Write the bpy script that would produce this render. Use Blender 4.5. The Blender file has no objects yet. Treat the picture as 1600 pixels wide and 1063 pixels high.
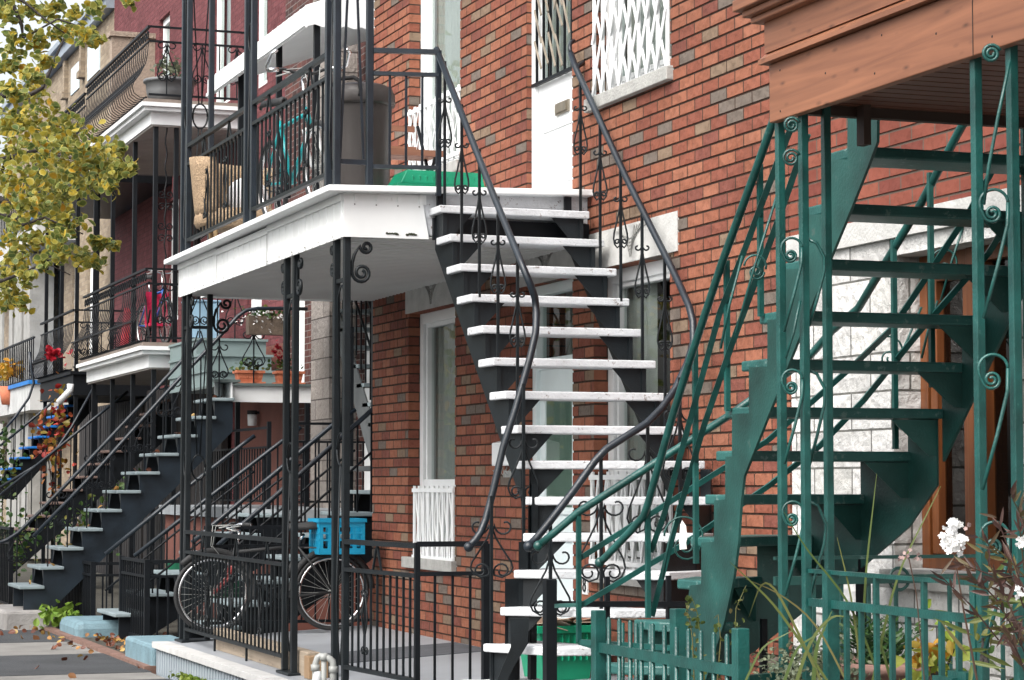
import bpy, math, random
from mathutils import Vector, Matrix
SC = bpy.context.scene
COL = SC.collection
rad = math.radians
PI = math.pi
# ------------------------------------------------------------------ camera
F = 3600.0; TH = rad(3.59); PS = rad(19.96); EYE = 1.5
cam = bpy.data.cameras.new('camera'); co = bpy.data.objects.new('camera', cam); COL.objects.link(co)
cam.sensor_width = 36; cam.lens = F/1600*36; cam.clip_end = 600; cam.clip_start = .1
co.location = (0, 0, EYE); co.rotation_euler = (PI/2+TH, 0, -PS)
SC.camera = co
# ------------------------------------------------------------------ sky and sun
SUN_EL, SUN_AZ = 48, 238          # soft sun, over the street, behind the viewer's left shoulder
w = bpy.data.worlds.new('World'); SC.world = w; w.use_nodes = True
nt = w.node_tree; nt.nodes.clear()
sky = nt.nodes.new('ShaderNodeTexSky'); sky.sky_type = 'NISHITA'; sky.sun_disc = False
sky.sun_elevation = rad(SUN_EL); sky.sun_rotation = rad(SUN_AZ); sky.dust_density = 6; sky.air_density = 1.0; sky.ozone_density = 1.0
hs = nt.nodes.new('ShaderNodeHueSaturation'); hs.inputs['Saturation'].default_value = .35; hs.inputs['Value'].default_value = 1.0
bg = nt.nodes.new('ShaderNodeBackground'); bg.inputs['Strength'].default_value = .15
out = nt.nodes.new('ShaderNodeOutputWorld')
nt.links.new(sky.outputs[0], hs.inputs['Color']); nt.links.new(hs.outputs[0], bg.inputs[0]); nt.links.new(bg.outputs[0], out.inputs[0])
sl = bpy.data.lights.new('sun', 'SUN'); so = bpy.data.objects.new('sun', sl); COL.objects.link(so)
sl.energy = .6; sl.angle = rad(30); sl.color = (1, .96, .9)
az, el = rad(SUN_AZ), rad(SUN_EL)
dvec = Vector((math.sin(az)*math.cos(el), math.cos(az)*math.cos(el), math.sin(el)))
so.rotation_euler = (-dvec).to_track_quat('-Z', 'Y').to_euler(); so.location = (0, -5, 20)
SC.view_settings.view_transform = 'Standard'; SC.view_settings.look = 'None'
SC.view_settings.exposure = 1.35; SC.view_settings.gamma = 1
SC.render.engine = 'CYCLES'
SC.cycles.max_bounces = 6; SC.cycles.transparent_max_bounces = 12; SC.cycles.use_fast_gi = False
# ------------------------------------------------------------------ authoring helpers: rays through a photo point met with a real plane
_s, _c, _st, _ct = math.sin(PS), math.cos(PS), math.sin(TH), math.cos(TH)
RV = Vector((_c, -_s, 0)); FV = Vector((_s*_ct, _c*_ct, _st)); UV = Vector((-_s*_st, -_c*_st, _ct)); OV = Vector((0, 0, EYE))
def ray(x, y): return RV*((x-800)/F) - UV*((y-531.5)/F) + FV
def aX(x, y, v): d = ray(x, y); return OV + d*(v/d.x)
def aY(x, y, v): d = ray(x, y); return OV + d*(v/d.y)
def aZ(x, y, v): d = ray(x, y); return OV + d*((v-EYE)/d.z)
def aD(x, y, v): return OV + ray(x, y)*v
# ------------------------------------------------------------------ materials
MATS = {}
def nodes(name):
    m = bpy.data.materials.new(name); m.use_nodes = True
    t = m.node_tree; b = t.nodes['Principled BSDF']
    return m, t, b
def N(t, k, **kw):
    n = t.nodes.new(k)
    for a, v in kw.items(): setattr(n, a, v)
    return n
def ramp(t, stops, interp='LINEAR'):
    r = N(t, 'ShaderNodeValToRGB'); cr = r.color_ramp; cr.interpolation = interp
    while len(cr.elements) > 1: cr.elements.remove(cr.elements[-1])
    cr.elements[0].position = stops[0][0]; cr.elements[0].color = (*stops[0][1], 1)
    for p, c in stops[1:]:
        e = cr.elements.new(p); e.color = (*c, 1)
    return r
def sc3(c, k): return tuple(min(1, max(0, v*k)) for v in c)
def paint(name, c, rough=.5, var=.18, scale=6, bump=.0, metal=0, wear=None, wear_amt=.62, bscale=60, spec=.5):
    if name in MATS: return MATS[name]
    m, t, b = nodes(name)
    tc = N(t, 'ShaderNodeTexCoord'); n1 = N(t, 'ShaderNodeTexNoise'); n1.inputs['Scale'].default_value = scale; n1.inputs['Detail'].default_value = 6
    t.links.new(tc.outputs['Object'], n1.inputs['Vector'])
    r = ramp(t, [(.3, sc3(c, 1-var)), (.5, c), (.7, sc3(c, 1+var))]); t.links.new(n1.outputs[0], r.inputs[0])
    col = r.outputs[0]
    if wear:
        n2 = N(t, 'ShaderNodeTexNoise'); n2.inputs['Scale'].default_value = scale*4; n2.inputs['Detail'].default_value = 8; n2.inputs['Roughness'].default_value = .7
        t.links.new(tc.outputs['Object'], n2.inputs['Vector'])
        r2 = ramp(t, [(wear_amt, (0, 0, 0)), (wear_amt+.05, (1, 1, 1))]); t.links.new(n2.outputs[0], r2.inputs[0])
        mx = N(t, 'ShaderNodeMixRGB'); mx.inputs[2].default_value = (*wear, 1)
        t.links.new(r2.outputs[0], mx.inputs[0]); t.links.new(col, mx.inputs[1]); col = mx.outputs[0]
    t.links.new(col, b.inputs['Base Color'])
    b.inputs['Roughness'].default_value = rough; b.inputs['Metallic'].default_value = metal; b.inputs['Specular IOR Level'].default_value = spec
    if bump:
        n3 = N(t, 'ShaderNodeTexNoise'); n3.inputs['Scale'].default_value = bscale; n3.inputs['Detail'].default_value = 5
        t.links.new(tc.outputs['Object'], n3.inputs['Vector'])
        bp = N(t, 'ShaderNodeBump'); bp.inputs['Strength'].default_value = bump; bp.inputs['Distance'].default_value = .02
        t.links.new(n3.outputs[0], bp.inputs['Height']); t.links.new(bp.outputs[0], b.inputs['Normal'])
    MATS[name] = m; return m
def wallvec(t):
    """world position laid flat on whichever wall face it is on: (along, up)"""
    g = N(t, 'ShaderNodeNewGeometry'); sp = N(t, 'ShaderNodeSeparateXYZ'); t.links.new(g.outputs['Position'], sp.inputs[0])
    sn = N(t, 'ShaderNodeSeparateXYZ'); t.links.new(g.outputs['True Normal'], sn.inputs[0])
    ab = N(t, 'ShaderNodeMath', operation='ABSOLUTE'); t.links.new(sn.outputs[1], ab.inputs[0])
    gt = N(t, 'ShaderNodeMath', operation='LESS_THAN'); t.links.new(ab.outputs[0], gt.inputs[0]); gt.inputs[1].default_value = .6
    mx = N(t, 'ShaderNodeMix'); t.links.new(gt.outputs[0], mx.inputs[0]); t.links.new(sp.outputs[0], mx.inputs[2]); t.links.new(sp.outputs[1], mx.inputs[3])
    cb = N(t, 'ShaderNodeCombineXYZ'); t.links.new(mx.outputs[0], cb.inputs[0]); t.links.new(sp.outputs[2], cb.inputs[1])
    return cb.outputs[0], g
def brick(name, cols, mortar, bw=.215, bh=.0745, ms=.009, rough=.85, bump=.6, split=.5, offset=.5, shift=0, wob=.004):
    m, t, b = nodes(name)
    v, g = wallvec(t)
    # slight wobble so that courses are not ruler-straight
    nz = N(t, 'ShaderNodeTexNoise'); nz.inputs['Scale'].default_value = 9; nz.inputs['Detail'].default_value = 3; t.links.new(v, nz.inputs['Vector'])
    vm = N(t, 'ShaderNodeVectorMath', operation='MULTIPLY_ADD'); t.links.new(nz.outputs['Color'], vm.inputs[0]); vm.inputs[1].default_value = (.007, wob, 0); vm.inputs[2].default_value = (0, shift, 0)
    va = N(t, 'ShaderNodeVectorMath', operation='ADD'); t.links.new(v, va.inputs[0]); t.links.new(vm.outputs[0], va.inputs[1])
    bt = N(t, 'ShaderNodeTexBrick'); bt.offset = offset; bt.inputs['Scale'].default_value = 1
    bt.inputs['Brick Width'].default_value = bw; bt.inputs['Row Height'].default_value = bh; bt.inputs['Mortar Size'].default_value = ms; bt.inputs['Mortar Smooth'].default_value = .15
    bt.inputs['Color1'].default_value = (0, 0, 0, 1); bt.inputs['Color2'].default_value = (1, 1, 1, 1); bt.inputs['Mortar'].default_value = (.5, .5, .5, 1)
    t.links.new(va.outputs[0], bt.inputs['Vector'])
    r = ramp(t, cols, 'CONSTANT'); t.links.new(bt.outputs['Color'], r.inputs[0])
    n1 = N(t, 'ShaderNodeTexNoise'); n1.inputs['Scale'].default_value = 22; n1.inputs['Detail'].default_value = 8; n1.inputs['Roughness'].default_value = .65; t.links.new(v, n1.inputs['Vector'])
    rr = ramp(t, [(.25, (.68, .66, .64)), (.5, (1, 1, 1)), (.75, (1.0, 1.0, 1.0))]); t.links.new(n1.outputs[0], rr.inputs[0])
    n4 = N(t, 'ShaderNodeTexNoise'); n4.inputs['Scale'].default_value = 1.3; n4.inputs['Detail'].default_value = 4; t.links.new(v, n4.inputs['Vector'])
    rr4 = ramp(t, [(.3, (.68, .67, .66)), (.62, (1.02, 1.02, 1.02))]); t.links.new(n4.outputs[0], rr4.inputs[0])
    m1 = N(t, 'ShaderNodeMixRGB', blend_type='MULTIPLY'); m1.inputs[0].default_value = 1; t.links.new(r.outputs[0], m1.inputs[1]); t.links.new(rr.outputs[0], m1.inputs[2])
    m4 = N(t, 'ShaderNodeMixRGB', blend_type='MULTIPLY'); m4.inputs[0].default_value = .7; t.links.new(m1.outputs[0], m4.inputs[1]); t.links.new(rr4.outputs[0], m4.inputs[2])
    m2 = N(t, 'ShaderNodeMixRGB'); m2.inputs[2].default_value = (*mortar, 1); t.links.new(bt.outputs['Fac'], m2.inputs[0]); t.links.new(m4.outputs[0], m2.inputs[1])
    t.links.new(m2.outputs[0], b.inputs['Base Color']); b.inputs['Roughness'].default_value = rough; b.inputs['Specular IOR Level'].default_value = .2
    # height: bricks proud, split face
    ms_ = N(t, 'ShaderNodeMath', operation='MULTIPLY_ADD'); t.links.new(bt.outputs['Fac'], ms_.inputs[0]); ms_.inputs[1].default_value = -1.2
    n5 = N(t, 'ShaderNodeTexVoronoi'); n5.inputs['Scale'].default_value = 16; t.links.new(va.outputs[0], n5.inputs['Vector'])
    ad = N(t, 'ShaderNodeMath', operation='MULTIPLY_ADD'); t.links.new(n1.outputs[0], ad.inputs[0]); ad.inputs[1].default_value = split; t.links.new(n5.outputs['Distance'], ad.inputs[2])
    t.links.new(ad.outputs[0], ms_.inputs[2])
    bp = N(t, 'ShaderNodeBump'); bp.inputs['Strength'].default_value = bump; bp.inputs['Distance'].default_value = .012
    t.links.new(ms_.outputs[0], bp.inputs['Height']); t.links.new(bp.outputs[0], b.inputs['Normal'])
    MATS[name] = m; return m
def wood(name, c1, c2, rough=.5, axis=1, sc=14, knots=True, bump=.15):
    if name in MATS: return MATS[name]
    m, t, b = nodes(name)
    tc = N(t, 'ShaderNodeTexCoord'); mp = N(t, 'ShaderNodeMapping'); s = [sc, sc, sc]; s[axis] = sc*.055; mp.inputs['Scale'].default_value = s
    t.links.new(tc.outputs['Object'], mp.inputs[0])
    n = N(t, 'ShaderNodeTexNoise'); n.inputs['Scale'].default_value = 1.5; n.inputs['Detail'].default_value = 8; n.inputs['Distortion'].default_value = 1.2; t.links.new(mp.outputs[0], n.inputs['Vector'])
    r = ramp(t, [(.3, c1), (.7, c2)]); t.links.new(n.outputs[0], r.inputs[0]); col = r.outputs[0]
    if knots:
        vo = N(t, 'ShaderNodeTexVoronoi'); mp2 = N(t, 'ShaderNodeMapping'); s2 = [4.2, 4.2, 4.2]; s2[axis] = 1.5; mp2.inputs['Scale'].default_value = s2
        t.links.new(tc.outputs['Object'], mp2.inputs[0]); t.links.new(mp2.outputs[0], vo.inputs['Vector'])
        rk = ramp(t, [(.0, (1, 1, 1)), (.1, (.45, .45, .45)), (.22, (0, 0, 0))]); t.links.new(vo.outputs['Distance'], rk.inputs[0])
        mk = N(t, 'ShaderNodeMixRGB'); mk.inputs[2].default_value = (*sc3(c1, .33), 1); t.links.new(rk.outputs[0], mk.inputs[0]); t.links.new(col, mk.inputs[1]); col = mk.outputs[0]
    t.links.new(col, b.inputs['Base Color']); b.inputs['Roughness'].default_value = rough
    bp = N(t, 'ShaderNodeBump'); bp.inputs['Strength'].default_value = bump; bp.inputs['Distance'].default_value = .004; t.links.new(n.outputs[0], bp.inputs['Height']); t.links.new(bp.outputs[0], b.inputs['Normal'])
    MATS[name] = m; return m
def glass(name, tint=(.86, .90, .89), ior=1.5):
    m, t, b = nodes(name); t.nodes.remove(b)
    tr = N(t, 'ShaderNodeBsdfTransparent'); tr.inputs[0].default_value = (*tint, 1)
    gl = N(t, 'ShaderNodeBsdfGlossy'); gl.inputs['Roughness'].default_value = .015
    fr = N(t, 'ShaderNodeFresnel'); fr.inputs[0].default_value = ior; gg = N(t, 'ShaderNodeNewGeometry'); iv = N(t, 'ShaderNodeMath', operation='SUBTRACT'); iv.inputs[0].default_value = 1; t.links.new(gg.outputs['Backfacing'], iv.inputs[1])
    fm = N(t, 'ShaderNodeMath', operation='MULTIPLY'); t.links.new(fr.outputs[0], fm.inputs[0]); t.links.new(iv.outputs[0], fm.inputs[1])
    mx = N(t, 'ShaderNodeMixShader'); t.links.new(fm.outputs[0], mx.inputs[0]); t.links.new(tr.outputs[0], mx.inputs[1]); t.links.new(gl.outputs[0], mx.inputs[2])
    t.links.new(mx.outputs[0], t.nodes['Material Output'].inputs[0]); MATS[name] = m; return m
def foliage(name, stops, edge=None, trans=.35, rough=.45):
    m, t, b = nodes(name)
    g = N(t, 'ShaderNodeNewGeometry'); r = ramp(t, stops, 'LINEAR'); t.links.new(g.outputs['Random Per Island'], r.inputs[0]); col = r.outputs[0]
    if edge:
        at = N(t, 'ShaderNodeAttribute'); at.attribute_name = 'rim'; mx = N(t, 'ShaderNodeMixRGB'); mx.inputs[2].default_value = (*edge, 1)
        mu = N(t, 'ShaderNodeMath', operation='MULTIPLY'); mu.inputs[1].default_value = .75; t.links.new(at.outputs['Fac'], mu.inputs[0])
        t.links.new(mu.outputs[0], mx.inputs[0]); t.links.new(col, mx.inputs[1]); col = mx.outputs[0]
    t.links.new(col, b.inputs['Base Color']); b.inputs['Roughness'].default_value = rough; b.inputs['Specular IOR Level'].default_value = .3
    ts = N(t, 'ShaderNodeBsdfTranslucent'); t.links.new(col, ts.inputs[0])
    mx2 = N(t, 'ShaderNodeMixShader'); mx2.inputs[0].default_value = trans
    t.links.new(b.outputs[0], mx2.inputs[1]); t.links.new(ts.outputs[0], mx2.inputs[2]); t.links.new(mx2.outputs[0], t.nodes['Material Output'].inputs[0])
    MATS[name] = m; return m
iron = paint('black painted iron', (.0060, .0088, .0108), .46, .3, 8, .15, bscale=150, spec=.28)
ironb = paint('blue black painted iron', (.0095, .0150, .0215), .36, .35, 6, .15, bscale=150, spec=.45)
ironfar = paint('dark iron', (.0045, .006, .008), .5, .3, 8, spec=.22)
greenp = paint('green painted iron', (.0075, .060, .053), .34, .38, 9, .14, bscale=110, spec=.5, wear=(.035, .10, .088), wear_amt=.62)
greent = paint('lit green tread paint', (.016, .088, .080), .5, .25, 5, .15, wear=(.09, .16, .15), wear_amt=.58, bscale=80)  # paler base and flecks paint the light on the treads into their colour
greend = paint('dark green painted steel', (.0085, .053, .046), .42, .45, 4, .10, wear=(.045, .085, .075), wear_amt=.62, bscale=80)
whitep = paint('white paint', (.70, .72, .725), .45, .06, 4)
treadw = paint('worn white tread paint', (.50, .52, .54), .55, .12, 6, .3, wear=(.17, .14, .13), wear_amt=.60)
bluegrey = paint('blue grey tread paint', (.19, .235, .25), .55, .15, 6, .2, wear=(.18, .15, .12), wear_amt=.66)
paleblue = paint('pale blue painted concrete', (.125, .205, .24), .7, .18, 7, .4, wear=(.2, .24, .25), wear_amt=.64)
darkgap = paint('black', (.006, .006, .007), .8, .1)
deckgrey = paint('grey porch paint', (.25, .265, .285), .5, .1, 2)
skirt = paint('pale blue grey siding', (.27, .31, .34), .5, .08, 3)
conc = paint('concrete', (.165, .16, .15), .9, .2, 3, .4)
asph = paint('asphalt', (.040, .043, .047), .92, .25, 2, .8, wear=(.12, .12, .12), wear_amt=.68, bscale=120)
soil = paint('soil', (.045, .042, .032), .95, .4, 7, .8)
stonesill = paint('grey stone', (.30, .30, .285), .85, .15, 12, .4)
lintelm = paint('pale cut stone', (.42, .42, .405), .85, .12, 10, .3, wear=(.42, .42, .41), wear_amt=.6)
curtain = paint('sheer curtain', (.33, .33, .315), .9, .06, 3)
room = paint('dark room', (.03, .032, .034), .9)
green_pl = paint('green plastic', (.003, .24, .125), .4, .12, 5)
blue_pl = paint('blue plastic', (.003, .23, .40), .4, .08, 5)
brown_pl = paint('brown plastic', (.040, .034, .032), .45, .1, 4, .05)
rubber = paint('rubber', (.014, .015, .016), .7)
chrome = paint('chrome', (.62, .63, .64), .25, .05, 4, metal=1)
alum = paint('grey pipe paint', (.25, .26, .25), .5, .12, 12)
pink = paint('red chair', (.42, .006, .05), .5)
brickA = brick('orange red brick', [(0, (0.231, 0.087, 0.052)), (.12, (0.202, 0.069, 0.044)), (.26, (0.251, 0.098, 0.059)), (.42, (0.187, 0.064, 0.043)), (.56, (0.261, 0.106, 0.065)), (.68, (0.220, 0.080, 0.050)), (.78, (0.165, 0.058, 0.043)), (.86, (0.138, 0.113, 0.095)), (.94, (0.190, 0.134, 0.093))], (.045, .028, .020), ms=.0060, wob=0, bh=.0745, split=.9, bump=.7)
brickB = brick('red brick', [(0, (.205, .062, .042)), (.3, (.180, .052, .036)), (.6, (.225, .072, .047)), (.85, (.165, .048, .036))], (.10, .075, .06), ms=.0055, split=.2, bump=.4, wob=0)
brickC = brick('dark brown brick', [(0, (.085, .036, .032)), (.3, (.068, .030, .028)), (.6, (.10, .040, .033)), (.85, (.05, .028, .026))], (.16, .145, .14), ms=.0055)
brickM = brick('maroon painted brick', [(0, (.135, .044, .048)), (.5, (.150, .050, .054)), (.8, (.120, .038, .042))], (.085, .03, .034), ms=.006, bump=.7)
brickD = brick('beige brick', [(0, (.27, .22, .160)), (.3, (.24, .192, .14)), (.6, (.30, .25, .185)), (.85, (.21, .17, .125))], (.20, .165, .13), ms=.006, bump=.4)
stoneB = brick('rough white stone', [(0, (.60, .60, .59)), (.3, (.50, .50, .49)), (.55, (.64, .64, .63)), (.75, (.43, .43, .42)), (.88, (.55, .55, .53))], (.13, .13, .12), bw=.40, bh=.185, ms=.006, split=1.6, bump=1.0, shift=.08)
stoneC = brick('rough grey stone', [(0, (.235, .215, .20)), (.4, (.205, .185, .17)), (.7, (.26, .235, .215))], (.08, .07, .065), bw=.6, bh=.22, ms=.008, split=2.2, bump=.8)
stoneW = paint('far white stone', (.25, .25, .24), .9, .15, 4, .4, bscale=18)
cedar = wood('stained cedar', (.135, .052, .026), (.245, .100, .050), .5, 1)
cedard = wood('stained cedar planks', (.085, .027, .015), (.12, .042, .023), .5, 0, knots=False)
oak = wood('orange stained wood', (.105, .032, .010), (.185, .060, .016), .4, 2, knots=False)
oldwood = wood('weathered plank', (.22, .175, .13), (.34, .28, .21), .8, 1, 20)
brownwood = wood('brown slat wood', (.18, .075, .045), (.26, .12, .07), .6, 0, 14, knots=False)
wicker = paint('wicker', (.27, .19, .115), .75, .35, 60, .6, bscale=90)
terra = paint('terracotta', (.42, .13, .065), .8, .15, 9, .2)
gl = glass('window glass')
gld = glass('dark window glass', (.35, .36, .34), 1.7)
leafm = foliage('linden leaves', [(0, (.085, .135, .040)), (.25, (.135, .180, .045)), (.48, (.21, .22, .045)), (.74, (.33, .28, .040)), (.94, (.48, .34, .03)), (1, (.50, .26, .025))], (.44, .43, .14), .42)
leafg = foliage('green leaves', [(0, (.022, .055, .016)), (.5, (.036, .08, .02)), (.8, (.065, .10, .025)), (1, (.14, .13, .025))], None, .3)
leafd = foliage('dark green leaves', [(0, (.02, .055, .02)), (.6, (.035, .085, .025)), (1, (.06, .12, .035))], None, .3)
leafgg = foliage('grey green leaves', [(0, (.10, .13, .09)), (1, (.19, .21, .13))], None, .3)
leafp = foliage('purple brown leaves', [(0, (.05, .032, .028)), (.5, (.085, .045, .038)), (.8, (.075, .062, .032)), (1, (.13, .10, .035))], None, .25)
leafr = foliage('red vine leaves', [(0, (.26, .015, .015)), (.35, (.17, .03, .02)), (.6, (.36, .15, .03)), (.8, (.2, .16, .03)), (1, (.5, .04, .05))], None, .3)
leafy = foliage('yellow leaves', [(0, (.42, .25, .02)), (.5, (.40, .18, .02)), (1, (.28, .22, .04))], None, .35)
flowW = foliage('white petals', [(0, (.80, .80, .80)), (1, (.88, .88, .86))], None, .25)
flowR = foliage('red petals', [(0, (.26, .006, .014)), (1, (.34, .012, .024))], None, .2)
blade = foliage('long grass blades', [(0, (.07, .11, .03)), (.6, (.11, .135, .04)), (1, (.17, .145, .06))], None, .3)
litter = foliage('fallen leaves', [(0, (.15, .05, .025)), (.5, (.09, .035, .025)), (.8, (.26, .13, .03)), (1, (.36, .25, .08))], None, .1)
bark = paint('bark', (.035, .030, .027), .9, .3, 20, .6)
# ------------------------------------------------------------------ mesh building
LOC = {}
class MB:
    def __init__(s): s.v = []; s.f = []; s.rim = []
    def add(s, vs, fs, rim=None):
        o = len(s.v); s.v += [tuple(v) for v in vs]; s.f += [tuple(i+o for i in f) for f in fs]
        s.rim += rim if rim else [0]*len(vs)
        return s
    def box(s, x0, x1, y0, y1, z0, z1):
        x0, x1 = min(x0, x1), max(x0, x1); y0, y1 = min(y0, y1), max(y0, y1); z0, z1 = min(z0, z1), max(z0, z1)
        return s.add([(x0, y0, z0), (x1, y0, z0), (x1, y1, z0), (x0, y1, z0), (x0, y0, z1), (x1, y0, z1), (x1, y1, z1), (x0, y1, z1)],
                     [(0, 3, 2, 1), (4, 5, 6, 7), (0, 1, 5, 4), (1, 2, 6, 5), (2, 3, 7, 6), (3, 0, 4, 7)])
    def bar(s, p, q, w, h=None, up=(0, 0, 1), ends=True):
        p, q = Vector(p), Vector(q); d = (q-p)
        if d.length < 1e-6: return s
        d.normalize(); up = Vector(up)
        if abs(d.dot(up)) > .98: up = Vector((0, 1, 0)) if abs(d.y) < .9 else Vector((1, 0, 0))
        a = d.cross(up).normalized()*(w/2); b = a.cross(d).normalized()*((h or w)/2)
        vs = [p-a-b, p+a-b, p+a+b, p-a+b, q-a-b, q+a-b, q+a+b, q-a+b]
        fs = [(0, 1, 5, 4), (1, 2, 6, 5), (2, 3, 7, 6), (3, 0, 4, 7)] + ([(3, 2, 1, 0), (4, 5, 6, 7)] if ends else [])
        return s.add(vs, fs)
    def tube(s, pts, r, n=8, r2=None, cap=True, flat=None):
        P = [Vector(p) for p in pts]
        if len(P) < 2: return s
        T0 = (P[1]-P[0]).normalized(); up = Vector((0, 0, 1)) if abs(T0.z) < .9 else Vector((1, 0, 0))
        nrm = T0.cross(up).normalized(); o = len(s.v)
        for i, p in enumerate(P):
            if i == 0: T = P[1]-P[0]
            elif i == len(P)-1: T = P[-1]-P[-2]
            else: T = (P[i+1]-p).normalized() + (p-P[i-1]).normalized()
            if T.length < 1e-9: T = T0
            T.normalize(); nrm = (nrm - T*nrm.dot(T))
            if nrm.length < 1e-6: nrm = T.cross(Vector((0, 1, .3)))
            nrm.normalize(); bn = T.cross(nrm)
            k = i/(len(P)-1); rr = r if r2 is None else r+(r2-r)*k
            for j in range(n):
                a = 2*PI*(j+.5)/n; s.v.append(tuple(p + nrm*(math.cos(a)*rr) + bn*(math.sin(a)*rr*(flat or 1)))); s.rim.append(0)
        for i in range(len(P)-1):
            for j in range(n):
                a, b = o+i*n+j, o+i*n+(j+1) % n; s.f.append((a, b, b+n, a+n))
        if cap:
            s.f.append(tuple(o+j for j in range(n-1, -1, -1))); e = o+(len(P)-1)*n; s.f.append(tuple(e+j for j in range(n)))
        return s
    def prism(s, poly, ext):
        """closed polygon of 3-D points pushed along ext"""
        P = [Vector(p) for p in poly]; e = Vector(ext); n = len(P)
        nm = Vector((0, 0, 0))
        for i in range(n): nm += P[i].cross(P[(i+1) % n])
        if nm.dot(e) > 0: P.reverse()
        return s.add(P+[p+e for p in P], [tuple(range(n)), tuple(range(2*n-1, n-1, -1))] + [((i+1) % n, i, i+n, (i+1) % n+n) for i in range(n)])
    def lathe(s, c, prof, n=20, cap=True):
        c = Vector(c); o = len(s.v)
        for r, z in prof:
            for j in range(n):
                a = 2*PI*j/n; s.v.append((c.x+r*math.cos(a), c.y+r*math.sin(a), c.z+z)); s.rim.append(0)
        for i in range(len(prof)-1):
            for j in range(n):
                a, b = o+i*n+j, o+i*n+(j+1) % n; s.f.append((a, b, b+n, a+n))
        if cap:
            s.f.append(tuple(o+j for j in range(n-1, -1, -1))); e = o+(len(prof)-1)*n; s.f.append(tuple(e+j for j in range(n)))
        return s
    def ball(s, c, r, n=10, m=6, sq=(1, 1, 1)):
        o = len(s.v); c = Vector(c)
        for i in range(m+1):
            t = PI*i/m
            for j in range(n):
                a = 2*PI*j/n; s.v.append((c.x+r*sq[0]*math.sin(t)*math.cos(a), c.y+r*sq[1]*math.sin(t)*math.sin(a), c.z-r*sq[2]*math.cos(t))); s.rim.append(0)
        for i in range(m):
            for j in range(n):
                a, b = o+i*n+j, o+i*n+(j+1) % n; s.f.append((a, b, b+n, a+n))
        return s
    def quad(s, a, b, c, d): return s.add([a, b, c, d], [(0, 1, 2, 3)])
    def leaf(s, c, size, rng, tilt=1.0, aspect=.85, ring=True):
        c = Vector(c)
        d = Vector((rng.gauss(0, 1), rng.gauss(0, 1), rng.gauss(0, .7)-.3)).normalized()
        nn = Vector((rng.gauss(0, 1), rng.gauss(0, 1), rng.gauss(.6, .8))).normalized()
        a = d.cross(nn)
        if a.length < 1e-3: return s
        a.normalize(); nn = a.cross(d)
        sh = [(0, -.5, 0), (.33, -.38, .05), (.5, -.05, .1), (.36, .25, .08), (0, .55, -.05), (-.36, .25, .08), (-.5, -.05, .1), (-.33, -.38, .05)]
        vs = [c+a*(x*size*aspect)+d*(y*size)+nn*(z*size) for x, y, z in sh]
        if not ring: return s.add(vs, [(0, 1, 2, 3, 4), (0, 4, 5, 6, 7)])
        ins = [c+a*(x*.68*size*aspect)+d*((y*.68)*size)+nn*(z*.6*size) for x, y, z in sh]
        return s.add(vs+ins, [(i, (i+1) % 8, 8+(i+1) % 8, 8+i) for i in range(8)]+[tuple(range(8, 16))], [1]*8+[0]*8)
    def ob(s, name, m, parent=None, label=None, cat=None, group=None, kind=None, smooth=False, bevel=0, origin=None):
        me = bpy.data.meshes.new(name); o = bpy.data.objects.new(name, me); COL.objects.link(o)
        if parent is not None:
            L = LOC[parent.name]; o.parent = parent
        elif origin is not None: L = Vector(origin)
        elif kind: L = Vector((0, 0, 0))
        else:
            xs = [v[0] for v in s.v]; ys = [v[1] for v in s.v]; zs = [v[2] for v in s.v]
            L = Vector(((min(xs)+max(xs))/2, (min(ys)+max(ys))/2, min(zs)))
        if parent is None: o.location = L
        LOC[o.name] = L
        me.from_pydata([(v[0]-L.x, v[1]-L.y, v[2]-L.z) for v in s.v], [], s.f); me.update()
        if any(s.rim):
            at = me.attributes.new('rim', 'FLOAT', 'POINT'); at.data.foreach_set('value', [float(x) for x in s.rim])
        me.materials.append(m)
        if smooth:
            for p in me.polygons: p.use_smooth = True
        if bevel:
            bv = o.modifiers.new('bevel', 'BEVEL'); bv.width = bevel; bv.segments = 2; bv.limit_method = 'ANGLE'
        tag(o, label, cat, group, kind); return o
def tag(o, label=None, cat=None, group=None, kind=None):
    for k, v in (('label', label), ('category', cat), ('group', group), ('kind', kind)):
        if v: o[k] = v
    return o
def thing(name, label, cat, loc, group=None):
    o = bpy.data.objects.new(name, None); COL.objects.link(o); o.location = loc; o.empty_display_size = .2
    LOC[o.name] = Vector(loc); tag(o, label, cat, group); return o
def copy_tree(o, parent=None):
    c = o.copy(); COL.objects.link(c)
    if parent is not None: c.parent = parent
    LOC[c.name] = LOC[o.name].copy()
    for ch in o.children: copy_tree(ch, c)
    return c
def clone(o, parent, dx):
    """a copy of one part, moved by dx, under parent"""
    c = o.copy(); COL.objects.link(c); c.parent = parent; c.location = Vector(o.location)+Vector(dx); LOC[c.name] = LOC[o.name].copy(); return c
def spiral(c, u, v, r0, r1, a0, a1, n=18):
    c, u, v = Vector(c), Vector(u), Vector(v)
    return [c + u*(math.cos(a0+(a1-a0)*i/n)*(r0+(r1-r0)*i/n)) + v*(math.sin(a0+(a1-a0)*i/n)*(r0+(r1-r0)*i/n)) for i in range(n+1)]
UPV = Vector((0, 0, 1))
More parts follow.
